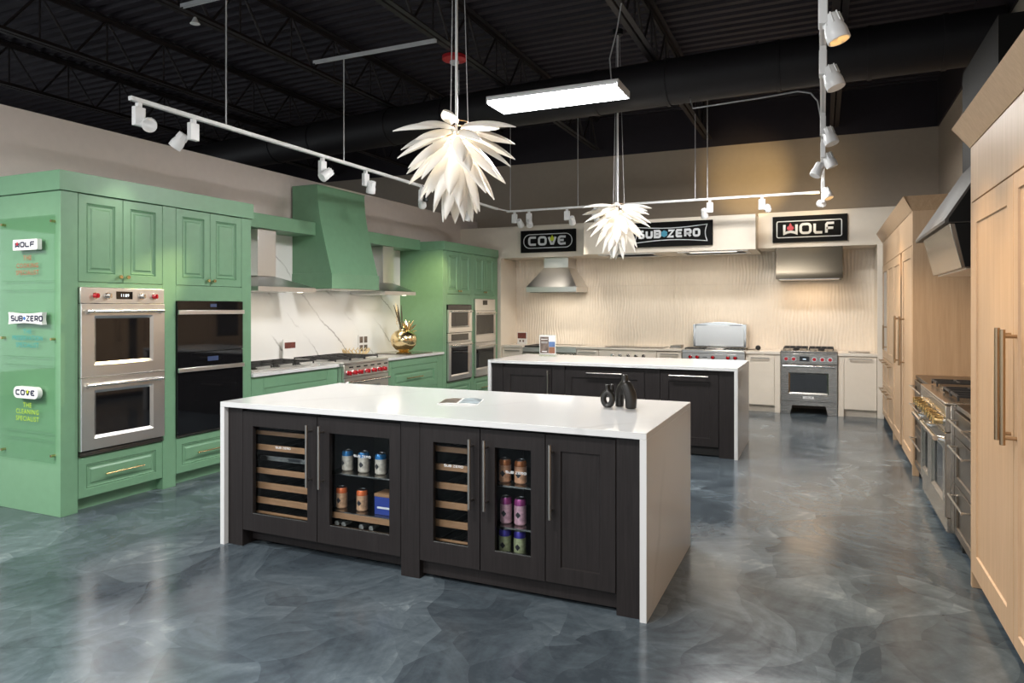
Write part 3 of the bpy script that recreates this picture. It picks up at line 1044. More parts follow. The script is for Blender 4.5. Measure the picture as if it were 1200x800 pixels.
# ---- green hood
t = thing('range_hood', 'tall sage green hood with a curved flared front', 'hood', (-5.5, 6.945, 1.74))
prof = [(-5.403, 2.958), (-5.398, 2.85), (-5.386, 2.722), (-5.368, 2.61), (-5.345, 2.50), (-5.316, 2.38), (-5.280, 2.24), (-5.240, 2.09), (-5.195, 1.925)]
poly = prof + [(-5.773, 1.925), (-5.773, 2.958)]
part('hood_shell', MB().loft([[(x, y, z) for x, z in poly] for y in (6.487, 7.403)]), GM, t, smooth=20)
part('hood_band', MB().box(-5.773, -5.180, 6.478, 7.412, 1.745, 1.924), GM, t, 0.002)
part('hood_liner', MB().box(-5.72, -5.23, 6.53, 7.36, 1.735, 1.744), M['steel'], t)
part('hood_cap', MB().box(-5.773, -5.395, 6.483, 7.407, 2.959, 2.966), GM, t)

# ---- steel chimney hoods
def chimney_hood(y0, y1, c0, c1, label):
    t = thing('chimney_hood', label, 'hood', (-5.5, (y0 + y1) / 2, 1.69))
    part('chimney', MB().box(-5.772, -5.48, c0, c1, 1.86, 2.363), M['steel'], t, 0.002)
    top = 1.742
    mb = MB().loft([[(-5.772, y0, top), (-5.22, y0, top), (-5.22, y1, top), (-5.772, y1, top)],
                    [(-5.772, c0, 1.858), (-5.48, c0, 1.858), (-5.48, c1, 1.858), (-5.772, c1, 1.858)]])
    part('canopy_slope', mb, M['steel'], t)
    part('canopy_edge', MB().box(-5.772, -5.218, y0 - 0.002, y1 + 0.002, 1.692, 1.741), M['steel'], t, 0.002)
    part('lamp', MB().cyl((-5.32, y1 - 0.14, 1.688), (-5.32, y1 - 0.14, 1.6915), 0.03), emit('hood_lamp', (1, .92, .75), 3), t)
def hood_lamp(x, y, z, p, col, sx=0.5, sy=0.1, rot=(0, 0, 0)):
    return area('hood_lamp', (x, y, z), sx, sy, p, col, rot)
hood_lamp(-5.42, 5.80, 1.685, 1.6, SOFT, 0.1, 0.6)
hood_lamp(-5.42, 6.945, 1.730, 1.6, SOFT, 0.1, 0.7)
hood_lamp(-5.42, 7.97, 1.685, 1.6, SOFT, 0.1, 0.5)
hood_lamp(-4.1, 10.95, 1.765, 3, SOFT, 0.6, 0.1)
hood_lamp(-2.76, 10.60, 2.325, 4.5, SOFT, 0.7, 0.1)
hood_lamp(-1.48, 10.60, 2.325, 4.5, SOFT, 0.7, 0.1)
hood_lamp(-0.185, 11.0, 1.918, 3, (1.0, 0.74, 0.48), 0.6, 0.1)
chimney_hood(5.37, 6.24, 5.63, 5.90, 'stainless chimney hood above the gas cooktop by the near green tower')
chimney_hood(7.60, 8.345, 7.93, 8.19, 'stainless chimney hood above the gold vase by the far green tower')

# ---- second tall block
t = thing('oven_cabinet', 'far tall sage green cabinet with four upper doors and steel ovens', 'cabinet', (-5.4, 9.73, 0))
boxes('upright_panel', [(-5.795, GX, 8.800, 8.912, 0, 2.362), (-5.795, GX, 9.674, 9.786, 0, 2.362), (-5.795, GX, 10.528, 10.655, 0, 2.362)], GM, t, 0.002)
boxes('upper_box', [(-5.795, GX - 0.021, 8.913, 9.673, 1.72, 2.362), (-5.795, GX - 0.021, 9.787, 10.527, 1.72, 2.362), (-5.795, GX, 8.913, 9.673, 1.57, 1.72), (-5.795, GX, 9.787, 10.527, 1.665, 1.72)], GM, t)
boxes('lower_box', [(-5.795, GX - 0.021, 8.913, 9.673, 0.098, 0.415), (-5.795, GX - 0.021, 9.787, 10.527, 0.098, 0.405)], GM, t)
boxes('toe_kick', [(-5.795, GX - 0.08, 8.913, 9.673, 0, 0.097), (-5.795, GX - 0.08, 9.787, 10.527, 0, 0.097)], GM, t)
part('cornice', MB().box(-5.797, GX + 0.018, 8.802, 10.66, 2.364, 2.492), GM, t, 0.002)
for a0, a1, ks in ((8.916, 9.290, 1), (9.294, 9.670, -1), (9.790, 10.155, 1), (10.159, 10.524, -1)):
    d = door_panel('door', G, a0, a1, 1.728, 2.358, GM, t, 0.062, 0.02, 'raised', -0.02)
    knob_small(G, (a1 - 0.03) if ks > 0 else (a0 + 0.03), 1.772, M['brass'], d)
for a0, a1 in ((8.916, 9.670), (9.790, 10.524)):
    d = door_panel('drawer', G, a0, a1, 0.100, 0.400, GM, t, 0.058, 0.02, 'raised', -0.02)
    bar_handle(G, (a0 + a1) / 2 - 0.15, 0.235, (a0 + a1) / 2 + 0.15, 0.235, M['brass'], d, 0.034, 0.007)
t = thing('wall_oven', 'stainless speed oven over single oven in the far green cabinet, nearer bay', 'oven', (GX, 9.29, 0.42))
a0, a1 = 8.920, 9.666
part('oven_body', MB().box(-5.6, GX, a0 + .01, a1 - .01, 0.42, 1.560), M['black'], t)
p = part('control_panel', MB().fbox(G, a0, a1, 1.492, 1.562, 0.001, 0.02), M['bglass'], t)
oven_door(G, a0, a1, 1.150, 1.488, (9.02, 9.56, 1.245, 1.450), 0.001, t, handle=1.468, hr=0.009)
p = part('control_panel', MB().fbox(G, a0, a1, 1.010, 1.140, 0.001, 0.02), M['steel'], t)
part('display', MB().fbox(G, 9.02, 9.56, 1.025, 1.125, 0.02, 0.022), M['bglass'], p)
oven_door(G, a0, a1, 0.440, 1.004, (9.02, 9.56, 0.525, 0.925), 0.001, t, handle=0.962, hr=0.009)
part('vent_grille', MB().fbox(G, a0, a1, 0.422, 0.436, 0.001, 0.016), M['steel_dark'], t)
t = thing('wall_oven', 'stainless double wall oven in the far green cabinet, bay by the cream column', 'oven', (GX, 10.155, 0.41))
a0, a1 = 9.792, 10.522
part('oven_body', MB().box(-5.6, GX, a0 + .01, a1 - .01, 0.41, 1.655), M['black'], t)
p = part('control_panel', MB().fbox(G, a0, a1, 1.475, 1.658, 0.001, 0.02), M['steel'], t)
part('display', MB().fbox(G, 10.063, 10.227, 1.565, 1.640, 0.02, 0.022), M['bglass'], p)
oven_door(G, a0, a1, 0.965, 1.470, (9.83, 10.48, 1.095, 1.405), 0.001, t, handle=1.435, hr=0.009)
oven_door(G, a0, a1, 0.430, 0.960, (9.83, 10.48, 0.560, 0.860), 0.001, t, handle=0.905, hr=0.009)
part('vent_grille', MB().fbox(G, a0, a1, 0.412, 0.426, 0.001, 0.016), M['steel_dark'], t)

# ---- things on the green worktop
t = thing('photo_card', 'upright white card with a maroon picture strip behind the gas cooktop', 'card', (-5.70, 6.372, 0.898))
K = FX(-5.706)
part('card', MB().fbox(K, 6.262, 6.482, 0.8975, 1.155, -0.012, 0), M['paper'], t)
part('picture', MB().fbox(K, 6.282, 6.462, 1.045, 1.115, 0, 0.001), M['pred'], t)
t = thing('photo_card', 'small card with grey window pictures behind the straw basket', 'card', (-5.765, 7.87, 0.8825))
K = FX(-5.760)
part('card', MB().fbox(K, 7.764, 7.977, 0.8825, 1.150, -0.010, 0), M['paper'], t)
for a in (7.785, 7.885):
    for b in (0.925, 1.04):
        part('picture', MB().fbox(K, a, a + 0.075, b, b + 0.085, 0, 0.001), M['pbrown'], t)
# straw basket on the worktop next to the range
t = thing('straw_basket', 'low pale straw basket with an open spiky rim behind the range', 'basket', (-5.62, 7.52, 0.8825))
part('basket_base', MB().lathe([(0.02, 0), (0.10, 0.002), (0.14, 0.03), (0.135, 0.03), (0.10, 0.008), (0.02, 0.006)], (-5.62, 7.52, 0.8825), 18), M['straw'], t)
mb = MB()
for k in range(20):
    a = 2 * PI * k / 20
    mb.tube([(-5.62 + 0.12 * math.cos(a), 7.52 + 0.13 * math.sin(a), 0.90), (-5.62 + 0.145 * math.cos(a + .2), 7.52 + 0.20 * math.sin(a + .2), 0.945),
             (-5.62 + 0.14 * math.cos(a + .1), 7.52 + 0.235 * math.sin(a + .1), 0.985)], [0.008, 0.008, 0.004], 5)
part('spike', mb, M['straw'], t, kind='stuff')
# gold vase with dried stems
t = thing('vase', 'round polished gold vase holding dried stems on the white worktop', 'vase', (-5.32, 8.20, 0.8935))
part('vase_body', MB().lathe([(0.10, 0), (0.11, 0.012), (0.06, 0.022), (0.115, 0.05), (0.17, 0.11), (0.186, 0.18), (0.172, 0.245), (0.125, 0.295), (0.075, 0.315), (0.068, 0.325), (0.05, 0.32), (0.05, 0.2)], (-5.32, 8.20, 0.8935), 28), M['gold'], t)
random.seed(3)
for k in range(7):
    dx, dy = random.uniform(-.05, .02), random.uniform(-.10, -.0)
    h = random.uniform(.22, .42)
    pts = [(-5.33 + random.uniform(-.02, .02), 8.19 + random.uniform(-.02, .02), 1.1)]
    for s_ in (0.4, 0.7, 1.0):
        pts.append((-5.34 + dx * s_ * 1.3, 8.19 + dy * s_ * 1.2, 1.17 + h * s_))
    part('dried_stem', MB().tube(pts, [0.004, 0.006, 0.010, 0.004], 6), M['stem'], t)
for k in range(3):
    pts = [(-5.33, 8.21, 1.1), (-5.36 - .02 * k, 8.19 - 0.02 * k, 1.3), (-5.47 - .03 * k, 8.22 + 0.05 * k, 1.58)]
    mb = MB().tube(pts, 0.003, 5)
    for j in range(9):
        q = Vector(pts[1]).lerp(Vector(pts[2]), j / 9)
        mb.sphere(q, 0.009, 6, 4)
    part('dried_stem', mb, M['straw'], t)
for k in range(13):
    a = -0.9 + k * 0.22
    b0 = Vector((-5.30, 8.24, 1.17))
    e = b0 + Vector((0.06 * math.cos(k * 2.1), math.sin(a) * 0.15 + 0.02, 0.05 + 0.13 * math.cos(a)))
    part('gold_spike', MB().tube([b0, b0.lerp(e, .6), e], [0.008, 0.014, 0.004], 6), M['gold'], t)
solo('serving_tray', MB().prism(FZ(0.8825), rrect(-5.66, -5.08, 7.98, 8.60, 0.03), 0, 0.010), M['tray'], 'flat smoky glass tray under the round gold vase', 'tray', (-5.37, 8.3, 0.8825))

# ================================================================== ISLANDS
def waterfall(y0, y1, label):
    t = thing('island_worktop', label, 'worktop', (-2.16, (y0 + y1) / 2, 0))
    part('slab', MB().box(-3.545, -0.775, y0, y1, 0.884, 0.917), M['quartz'], t, 0.002)
    part('waterfall_side', MB().box(-3.545, -3.511, y0, y1, 0, 0.884), M['quartz'], t, 0.0015)
    part('waterfall_side', MB().box(-0.809, -0.775, y0, y1, 0, 0.884), M['quartz'], t, 0.0015)
waterfall(3.316, 4.534, 'white quartz waterfall top of the near island with the twin vases')
waterfall(7.233, 8.382, 'white quartz waterfall top of the far island by the cream kitchen')
DM = M['dark']

# ---- near island carcass
YC = 3.348
I1 = FY(YC)
t = thing('island_cabinet', 'dark stained near island cabinet framing the glass door coolers', 'cabinet', (-2.16, 3.93, 0))
part('filler', MB().fbox(I1, -3.509, -3.386, 0, 0.882, -0.55, 0), DM, t, 0.0015)
part('filler', MB().fbox(I1, -2.191, -2.068, 0, 0.882, -0.55, 0), DM, t, 0.0015)
part('filler', MB().fbox(I1, -0.933, -0.811, 0, 0.882, -0.55, 0), DM, t, 0.0015)
part('plinth', MB().fbox(I1, -3.385, -2.192, 0.022, 0.098, -0.14, -0.085), DM, t)
part('plinth', MB().fbox(I1, -2.067, -0.934, 0.022, 0.098, -0.14, -0.035), DM, t)
part('back_panel', MB().box(-3.509, -0.811, 4.0, 4.51, 0, 0.882), DM, t)
part('carcass', MB().box(-1.309, -0.934, YC + 0.022, 3.99, 0.105, 0.88), M['plinth'], t)
d = door_panel('door', I1, -1.309, -0.937, 0.106, 0.868, DM, t, 0.082, 0.022, 'shaker', -0.022)
bar_handle(I1, -1.272, 0.440, -1.272, 0.822, M['nickel'], d, 0.04, 0.0085, ends=0.11)

def cooler(name, label, cat, a0, a1, win, hx, F, c_int=0.55, top=0.862):
    """built-in glass door cooler with a dark cabinet-matched door"""
    y = F(0, 0, 0)[1]
    t = thing(name, label, cat, ((a0 + a1) / 2, y + 0.3, 0.1))
    mb = MB()
    mb.fbox(F, a0 + .002, a0 + .03, 0.105, 0.878, -c_int, -0.030)
    mb.fbox(F, a1 - .03, a1 - .002, 0.105, 0.878, -c_int, -0.030)
    mb.fbox(F, a0 + .03, a1 - .03, 0.84, 0.878, -c_int, -0.030)
    mb.fbox(F, a0 + .03, a1 - .03, 0.105, 0.165, -c_int, -0.030)
    mb.fbox(F, a0 + .03, a1 - .03, 0.165, 0.84, -c_int, -c_int + .02)
    part('cooler_shell', mb, M['black'], t)
    w0, w1, z0, z1 = win
    def lp(c, g=None):
        if g is None:
            return [F(a0 + .002, 0.106, c), F(a1 - .002, 0.106, c), F(a1 - .002, top, c), F(a0 + .002, top, c)]
        return [F(w0 - g, z0 - g, c), F(w1 + g, z0 - g, c), F(w1 + g, z1 + g, c), F(w0 - g, z1 + g, c)]
    mb = MB().loft([lp(-0.027), lp(-0.001), lp(0.0), lp(0.0, 0.001), lp(-0.001, 0), lp(-0.027, 0)], wrap=True)
    d = part('door', mb, DM, t)
    part('door_glass', MB().fbox(F, w0 - .004, w1 + .004, z0 - .004, z1 + .004, -0.026, -0.020), M['glass'], d)
    part('glass_sill', MB().fbox(F, w0, w1, z0, z0 + .005, -0.018, -0.001), M['steel_dark'], d)
    bar_handle(F, hx, 0.441, hx, 0.816, M['nickel'], d, 0.045, 0.0085, ends=0.11)
    mb = MB()
    s = 0.0135
    cxm = (w0 + w1) / 2 + 0.01
    x = word(mb, F, 'SUB', cxm - 0.060, 0.640 if z1 > .7 else .6, s, 0.0145, 0.002, 0.0028, -0.020, -0.0195)
    word(mb, F, 'ZERO', x + 0.007, 0.640, s, 0.0145, 0.002, 0.0028, -0.020, -0.0195)
    part('lettering', mb, M['signwhite'], d)
    return t

def rack(F, t, a0, a1, b0, b1, depth=0.42, c=-0.075):
    p = part('wine_rack', MB().fbox(F, a0, a1, b0, b1, c - 0.018, c), M['rack'], t, 0.002)
    mb = MB()
    for k in range(5):
        a = a0 + (a1 - a0) * (k + .5) / 5
        mb.fbox(F, a - 0.004, a + 0.004, b0 + .003, b0 + 0.012, c - depth, c - 0.018)
    part('rack_wire', mb, M['black'], p)

t = cooler('wine_cooler', 'wide glass door wine cooler with six wooden racks in the near island', 'wine cooler', -3.385, -2.789, (-3.300, -2.865, 0.216, 0.770), -2.833, I1)
for b0, b1 in ((0.705, 0.731), (0.606, 0.641), (0.455, 0.489), (0.358, 0.397), (0.263, 0.301), (0.176, 0.210)):
    rack(I1, t, -3.352, -2.822, b0, b1)
p = part('control_strip', MB().fbox(I1, -3.352, -2.822, 0.545, 0.573, -0.10, -0.075), M['steel_dark'], t)
part('display', MB().fbox(I1, -3.08, -2.98, 0.549, 0.569, -0.075, -0.0745), M['bglass'], p)
t = cooler('beverage_cooler', 'wide glass door drinks cooler with cans over a wooden drawer', 'drinks cooler', -2.787, -2.192, (-2.697, -2.271, 0.216, 0.770), -2.740, I1)
part('shelf', MB().fbox(I1, -2.756, -2.224, 0.513, 0.521, -0.50, -0.060), M['steel_dark'], t)
part('drawer_front', MB().fbox(I1, -2.756, -2.224, 0.246, 0.284, -0.078, -0.060), M['rack'], t, 0.002)
part('drawer_front', MB().fbox(I1, -2.756, -2.224, 0.171, 0.190, -0.078, -0.060), M['rack'], t, 0.002)
part('shelf', MB().fbox(I1, -2.756, -2.224, 0.284, 0.290, -0.50, -0.060), M['steel_dark'], t)
t = cooler('wine_cooler', 'narrow glass door wine cooler with six wooden racks in the near island', 'wine cooler', -2.067, -1.689, (-1.980, -1.764, 0.220, 0.775), -1.732, I1, top=0.868)
for b0, b1 in ((0.707, 0.738), (0.603, 0.637), (0.497, 0.532), (0.390, 0.425), (0.283, 0.320), (0.188, 0.212)):
    rack(I1, t, -2.035, -1.722, b0, b1)
t = cooler('beverage_cooler', 'narrow glass door drinks cooler with three shelves of cans', 'drinks cooler', -1.687, -1.311, (-1.600, -1.392, 0.221, 0.775), -1.643, I1, top=0.868)
for z in (0.553, 0.328):
    part('shelf', MB().fbox(I1, -1.655, -1.343, z, z + 0.010, -0.50, -0.060), M['steel_dark'], t)

def can(x, y, z, body, band, label, group, h=0.122, r=0.034, s=1.0, turn=0.0):
    t = thing('drink_can', label, 'can', (x, y, z), group)
    part('can_body', MB().lathe([(r * .78, 0), (r, 0.008), (r, h * .74)], (x, y, z), 18), M[body], t)
    part('can_shoulder', MB().lathe([(r, h * .74), (r, h * .90), (r * .82, h * .985)], (x, y, z), 18), M[band], t)
    part('can_lid', MB().lathe([(r * .84, h * .985), (r * .84, h), (r * .76, h), (r * .74, h * .975), (0.002, h * .975)], (x, y, z), 18), M['tin'], t)
    mb = MB()
    for k in range(-2, 2):
        A = [(-PI / 2 + turn + (k + q) * 0.22) for q in (0, 1)]
        hh = [0.018 * (1 - abs(k + q) / 2.2) for q in (0, 1)]
        mb.loft([[(x + (r + e) * math.cos(a_), y + (r + e) * math.sin(a_), z + h * .40 + sg * h_) for a_, h_, sg in
                  ((A[0], hh[0], -1), (A[1], hh[1], -1), (A[1], hh[1], 1), (A[0], hh[0], 1))] for e in (0.0002, 0.0008)])
    part('label_mark', mb, M['mark'], t)
CY = 3.47
wz = 'upper shelf of wide cooler'
for x, lab, tn in ((-2.672, 'silver can with blue shoulder, nearest the wine cooler, ' + wz, -.4), (-2.552, 'silver can with blue shoulder, middle of three, ' + wz, .1), (-2.428, 'silver can with blue shoulder, by the door hinge side, ' + wz, -.2)):
    can(x, CY + .02, 0.5215, 'can_silver', 'band_blue', lab, 'silver cans in the wide cooler', 0.125, turn=tn)
for x, lab in ((-2.708, 'tan can with orange shoulder farther from the blue carton, above the wooden drawer'), (-2.556, 'tan can with orange shoulder next to the blue carton, above the wooden drawer')):
    can(x, CY + .01, 0.2905, 'can_tan', 'band_orange', lab, 'tan cans in the wide cooler', 0.128)
for x, lab in ((-1.600, 'copper topped can nearer the handle on the top shelf, narrow cooler'), (-1.507, 'copper topped can by the hinge on the top shelf, narrow cooler')):
    can(x, CY + .01, 0.5635, 'can_copper', 'band_copper', lab, 'copper cans in the narrow cooler', 0.128)
for x, lab in ((-1.594, 'pink can with plum shoulder nearer the handle, middle shelf'), (-1.509, 'pink can with plum shoulder by the hinge, middle shelf')):
    can(x, CY + .01, 0.3385, 'can_pink', 'band_plum', lab, 'pink cans in the narrow cooler', 0.145, 0.033)
for x, lab in ((-1.600, 'olive can with violet shoulder nearer the handle, bottom of narrow cooler'), (-1.511, 'olive can with violet shoulder by the hinge, bottom of narrow cooler')):
    can(x, CY + .01, 0.1655, 'can_green', 'band_violet', lab, 'olive cans in the narrow cooler', 0.142, 0.034)
t = thing('drinks_carton', 'blue carton with brown lid in the wide drinks cooler', 'carton', (-2.36, 3.47, 0.2905))
part('carton_body', MB().box(-2.445, -2.245, 3.45, 3.56, 0.2905, 0.395), M['boxblue'], t, 0.002)
part('carton_lid', MB().box(-2.446, -2.244, 3.449, 3.561, 0.396, 0.414), M['rack'], t, 0.002)
part('label_strip', MB().box(-2.425, -2.30, 3.4485, 3.4498, 0.327, 0.338), M['signwhite'], t)
for i, x in enumerate((-2.705, -2.655, -2.525, -2.455)):
    lab = ['first', 'second', 'third', 'last'][i]
    solo('bottle', MB().tube([(x, 3.428, 0.208), (x, 3.50, 0.208)], [0.016, 0.013], 12), M['bottle'],
         lab + ' shiny bottle end from the handle side in the bottom wooden drawer', 'bottle', (x, 3.46, 0.1905), 'bottle ends in the wooden drawer')

# ---- far island
I2 = FY(7.262)
t = thing('island_cabinet', 'dark far island cabinet with door, drawer and dishwasher panel', 'cabinet', (-2.16, 7.8, 0))
part('carcass', MB().box(-3.509, -0.811, 7.285, 8.36, 0.10, 0.882), DM, t)
part('filler', MB().fbox(I2, -3.509, -3.368, 0, 0.882, -0.021, 0), DM, t, .001)
part('filler', MB().fbox(I2, -2.764, -2.612, 0.1, 0.882, -0.021, 0), DM, t, .001)
part('filler', MB().fbox(I2, -1.718, -1.556, 0.1, 0.882, -0.021, 0), DM, t, .001)
part('filler', MB().fbox(I2, -0.960, -0.811, 0, 0.882, -0.021, 0), DM, t, .001)
part('plinth', MB().box(-3.36, -0.962, 7.33, 8.3, 0.01, 0.098), M['plinth'], t)
d = door_panel('door', I2, -3.364, -2.768, 0.106, 0.846, DM, t, 0.09, 0.022, 'shaker', -0.02)
bar_handle(I2, -2.800, 0.44, -2.800, 0.822, M['nickel'], d, 0.04, 0.009, ends=.1)
d = door_panel('drawer', I2, -2.608, -1.722, 0.48, 0.832, DM, t, 0.075, 0.022, 'shaker', -0.02)
bar_handle(I2, -2.350, 0.812, -1.955, 0.812, M['nickel'], d, 0.04, 0.009, ends=.06)
d = door_panel('drawer', I2, -2.608, -1.722, 0.106, 0.476, DM, t, 0.075, 0.022, 'shaker', -0.02)
bar_handle(I2, -2.350, 0.44, -1.955, 0.44, M['nickel'], d, 0.04, 0.009, ends=.06)
d = door_panel('dishwasher_panel', I2, -1.552, -0.964, 0.106, 0.850, DM, t, 0.085, 0.022, 'shaker', -0.02)
bar_handle(I2, -1.456, 0.820, -1.060, 0.820, M['nickel'], d, 0.04, 0.009, ends=.06)

# ---- vases on the near island
def vase_thing(tubes, label, loc, vox):
    mb = MB()
    for pts, rad in tubes:
        mb.tube(pts, rad, 20)
    o = solo('vase', mb, M['vase'], label, 'vase', loc, 'charcoal vases on the near island', smooth=180)
    m = o.modifiers.new('remesh', 'REMESH')
    m.mode = 'VOXEL'
    m.voxel_size = vox
    m.use_smooth_shade = True
    s = o.modifiers.new('smooth', 'SMOOTH')
    s.factor = 0.6
    s.iterations = 6
    return o
VY, Z0 = 4.085, 0.918
ring = [(-1.192 + 0.028 * math.cos(a), VY, Z0 + 0.050 + 0.039 * math.sin(a)) for a in [2 * PI * k / 20 for k in range(21)]]
vase_thing([(ring, [0.0185] * 21), ([(-1.192, VY, Z0 + 0.094), (-1.195, VY, Z0 + 0.112), (-1.196, VY, Z0 + 0.138)], [0.017, 0.012, 0.0125]),
            ([(-1.172, VY + .02, Z0 + 0.09), (-1.172, VY + .014, Z0 + 0.14)], [0.014, 0.010]),
            ([(-1.192, VY, Z0 + 0.001), (-1.192, VY, Z0 + 0.018)], [0.024, 0.018])],
           'small charcoal ring vase with twin necks on the white island', (-1.192, VY, Z0), 0.0035)
LX, RX = -1.134, -1.050
vase_thing([([(LX, VY + .055, Z0 + 0.001), (LX + .001, VY + .055, Z0 + 0.05), (LX + .005, VY + .05, Z0 + 0.085), (LX + .020, VY + .035, Z0 + 0.118), (-1.088, VY + .01, Z0 + 0.150)], [0.026, 0.028, 0.029, 0.029, 0.028]),
            ([(RX, VY, Z0 + 0.001), (RX + .001, VY, Z0 + 0.05), (RX - .004, VY, Z0 + 0.085), (RX - .018, VY, Z0 + 0.12), (-1.083, VY, Z0 + 0.152)], [0.033, 0.036, 0.037, 0.035, 0.029]),
            ([(-1.085, VY + .004, Z0 + 0.145), (-1.087, VY + .004, Z0 + 0.172), (-1.088, VY + .004, Z0 + 0.202)], [0.027, 0.019, 0.018])],
           'larger charcoal arch vase on two legs on the white island', (-1.085, VY, Z0), 0.004)

# ---- brochure on the near island
t = thing('brochure', 'glossy open brochure lying flat on the white near island', 'brochure', (-2.12, 3.93, 0.9175))
ang = math.radians(-12)
def rotz(mb_, cx, cy, a):
    return mb_.xf(Matrix.Translation((cx, cy, 0)) @ Matrix.Rotation(a, 4, 'Z') @ Matrix.Translation((-cx, -cy, 0)))
a_br = math.radians(18)
part('page', rotz(MB().loft([[(-2.25, y, 0.9178), (-2.12, y, 0.9178), (-2.12, y, 0.924), (-2.19, y, 0.926), (-2.25, y, 0.9186)] for y in (3.81, 4.07)]), -2.12, 3.93, a_br), M['paper'], t)
part('page', rotz(MB().loft([[(-2.12, y, 0.9178), (-1.99, y, 0.9178), (-1.99, y, 0.9186), (-2.05, y, 0.926), (-2.12, y, 0.924)] for y in (3.81, 4.07)]), -2.12, 3.93, a_br), M['paper'], t)
part('picture', rotz(MB().loft([[(x, y, z) for y in (3.83, 4.05) for z in ((zz, zz + .0006) if y < 3.9 else (zz + .0006, zz))] for x, zz in ((-2.245, 0.9195), (-2.19, 0.9262), (-2.13, 0.9245))]), -2.12, 3.93, a_br), M['pbrown'], t)
part('picture', rotz(MB().loft([[(x, y, z) for y in (3.82, 4.06) for z in ((zz, zz + .0006) if y < 3.9 else (zz + .0006, zz))] for x, zz in ((-2.115, 0.9242), (-2.05, 0.9262), (-1.995, 0.9192))]), -2.12, 3.93, a_br), M['pgrey'], t)

# ---- information stand on the far island
t = thing('info_stand', 'upright printed card in a clear stand on the far island', 'sign', (-3.12, 8.05, 0.9175))
K = FY(8.05)
part('stand', MB().fbox(K, -3.235, -3.008, 0.9175, 1.185, -0.006, -0.001), M['acrylic'], t)
part('stand_foot', MB().box(-3.235, -3.008, 8.05, 8.13, 0.9175, 0.9215), M['acrylic'], t)
part('card', MB().fbox(K, -3.228, -3.014, 0.945, 1.180, 0, 0.002), M['paper'], t)
part('picture', MB().fbox(K, -3.220, -3.105, 0.955, 1.160, 0.002, 0.003), M['pbrown'], t)
part('picture', MB().fbox(K, -3.103, -3.022, 1.035, 1.100, 0.002, 0.003), M['pblue'], t)
part('picture', MB().fbox(K, -3.103, -3.022, 0.955, 1.033, 0.002, 0.003), M['pwood'], t)
part('text_block', MB().fbox(K, -3.205, -3.12, 1.125, 1.132, 0.003, 0.0035).fbox(K, -3.205, -3.12, 1.095, 1.099, 0.003, 0.0035).fbox(K, -3.205, -3.12, 1.080, 1.084, 0.003, 0.0035).fbox(K, -3.195, -3.13, 0.972, 0.982, 0.003, 0.0035), M['paper'], t)

# ================================================================== BACK KITCHEN
BY = 10.74
B = FY(BY)
def back_unit(label, a0, a1, fronts, mat=CR):
    t = thing('base_cabinet', label, 'cabinet', ((a0 + a1) / 2, 11.05, 0))
    part('carcass', MB().box(a0 + .001, a1 - .001, BY + 0.022, 11.33, 0.10, 0.844), mat, t)
    part('toe_kick', MB().box(a0 + .001, a1 - .001, BY + 0.07, 11.33, 0, 0.098), mat, t)
    for f0, f1, b0, b1, h in fronts:
        d = door_panel('door' if b1 - b0 > .3 else 'drawer', B, f0, f1, b0, b1, mat, t, 0.05, 0.02, 'slab', -0.02)
        if h:
            bar_handle(B, h[0], h[1], h[1 + 1], h[1], M['nickel'], d, 0.032, 0.006, ends=.05, sq=True)
    return t
back_unit('cream base cabinet at the corner by the far green tower', -4.998, -4.612, [(-4.994, -4.616, 0.105, 0.842, (-4.93, 0.796, -4.66))])
back_unit('cream base cabinet between steel drawer and cream hob', -3.660, -3.285, [(-3.656, -3.289, 0.105, 0.842, (-3.62, 0.800, -3.33))])
back_unit('cream base cabinet between cream hob and outdoor grill', -2.355, -1.970, [(-2.351, -1.974, 0.105, 0.842, (-2.29, 0.806, -2.02))])
back_unit('cream dishwasher front between the grill and the red knob range', -1.040, -0.560, [(-1.002, -0.644, 0.105, 0.842, (-0.966, 0.79, -0.711)), (-0.640, -0.563, 0.0, 0.842, None)])
back_unit('cream dishwasher front right of the red knob range by the cream column', 0.190, 0.677, [(0.194, 0.266, 0.0, 0.842, None), (0.270, 0.673, 0.105, 0.842, (0.33, 0.808, 0.615))])

# steel drawer unit below the griddle
t = thing('griddle', 'steel griddle unit with towel rail behind the info stand', 'griddle', (-4.14, 11.0, 0))
part('body', MB().box(-4.609, -3.664, BY, 11.33, 0.10, 0.86), M['steel'], t, .003)
part('legs', MB().box(-4.58, -3.69, BY + .08, 11.3, 0, 0.10), M['black'], t)
part('control_panel', MB().fbox(B, -4.605, -3.668, 0.735, 0.79, 0, 0.03), M['steel_dark'], t, .004)
bar_handle(B, -4.58, 0.752, -3.70, 0.752, M['chrome'], t, 0.075, 0.010, c=0.0, ends=.03)
part('hotplate', MB().box(-4.59, -4.25, BY + .03, 11.25, 0.861, 0.885), M['iron'], t, .003)
part('lid', MB().box(-4.24, -3.69, BY + .02, 11.25, 0.861, 0.882), M['steel'], t, .003)

# cream hob with five steel knobs
t = thing('hob_unit', 'cream hob front with a row of five steel knobs', 'hob', (-2.82, 11.0, 0))
part('body', MB().box(-3.283, -2.357, BY, 11.33, 0.10, 0.853), CR, t, .003)
part('toe_kick', MB().box(-3.283, -2.357, BY + .07, 11.3, 0, 0.098), CR, t)
for a in (-3.062, -2.934, -2.803, -2.677, -2.557):
    dial(B, a, 0.762, 0.0, t, M['chrome'], 0.026, 0.04)
part('glass_top', MB().box(-3.20, -2.27, 10.80, 11.28, 0.888, 0.898), M['bglass'], t, .002)

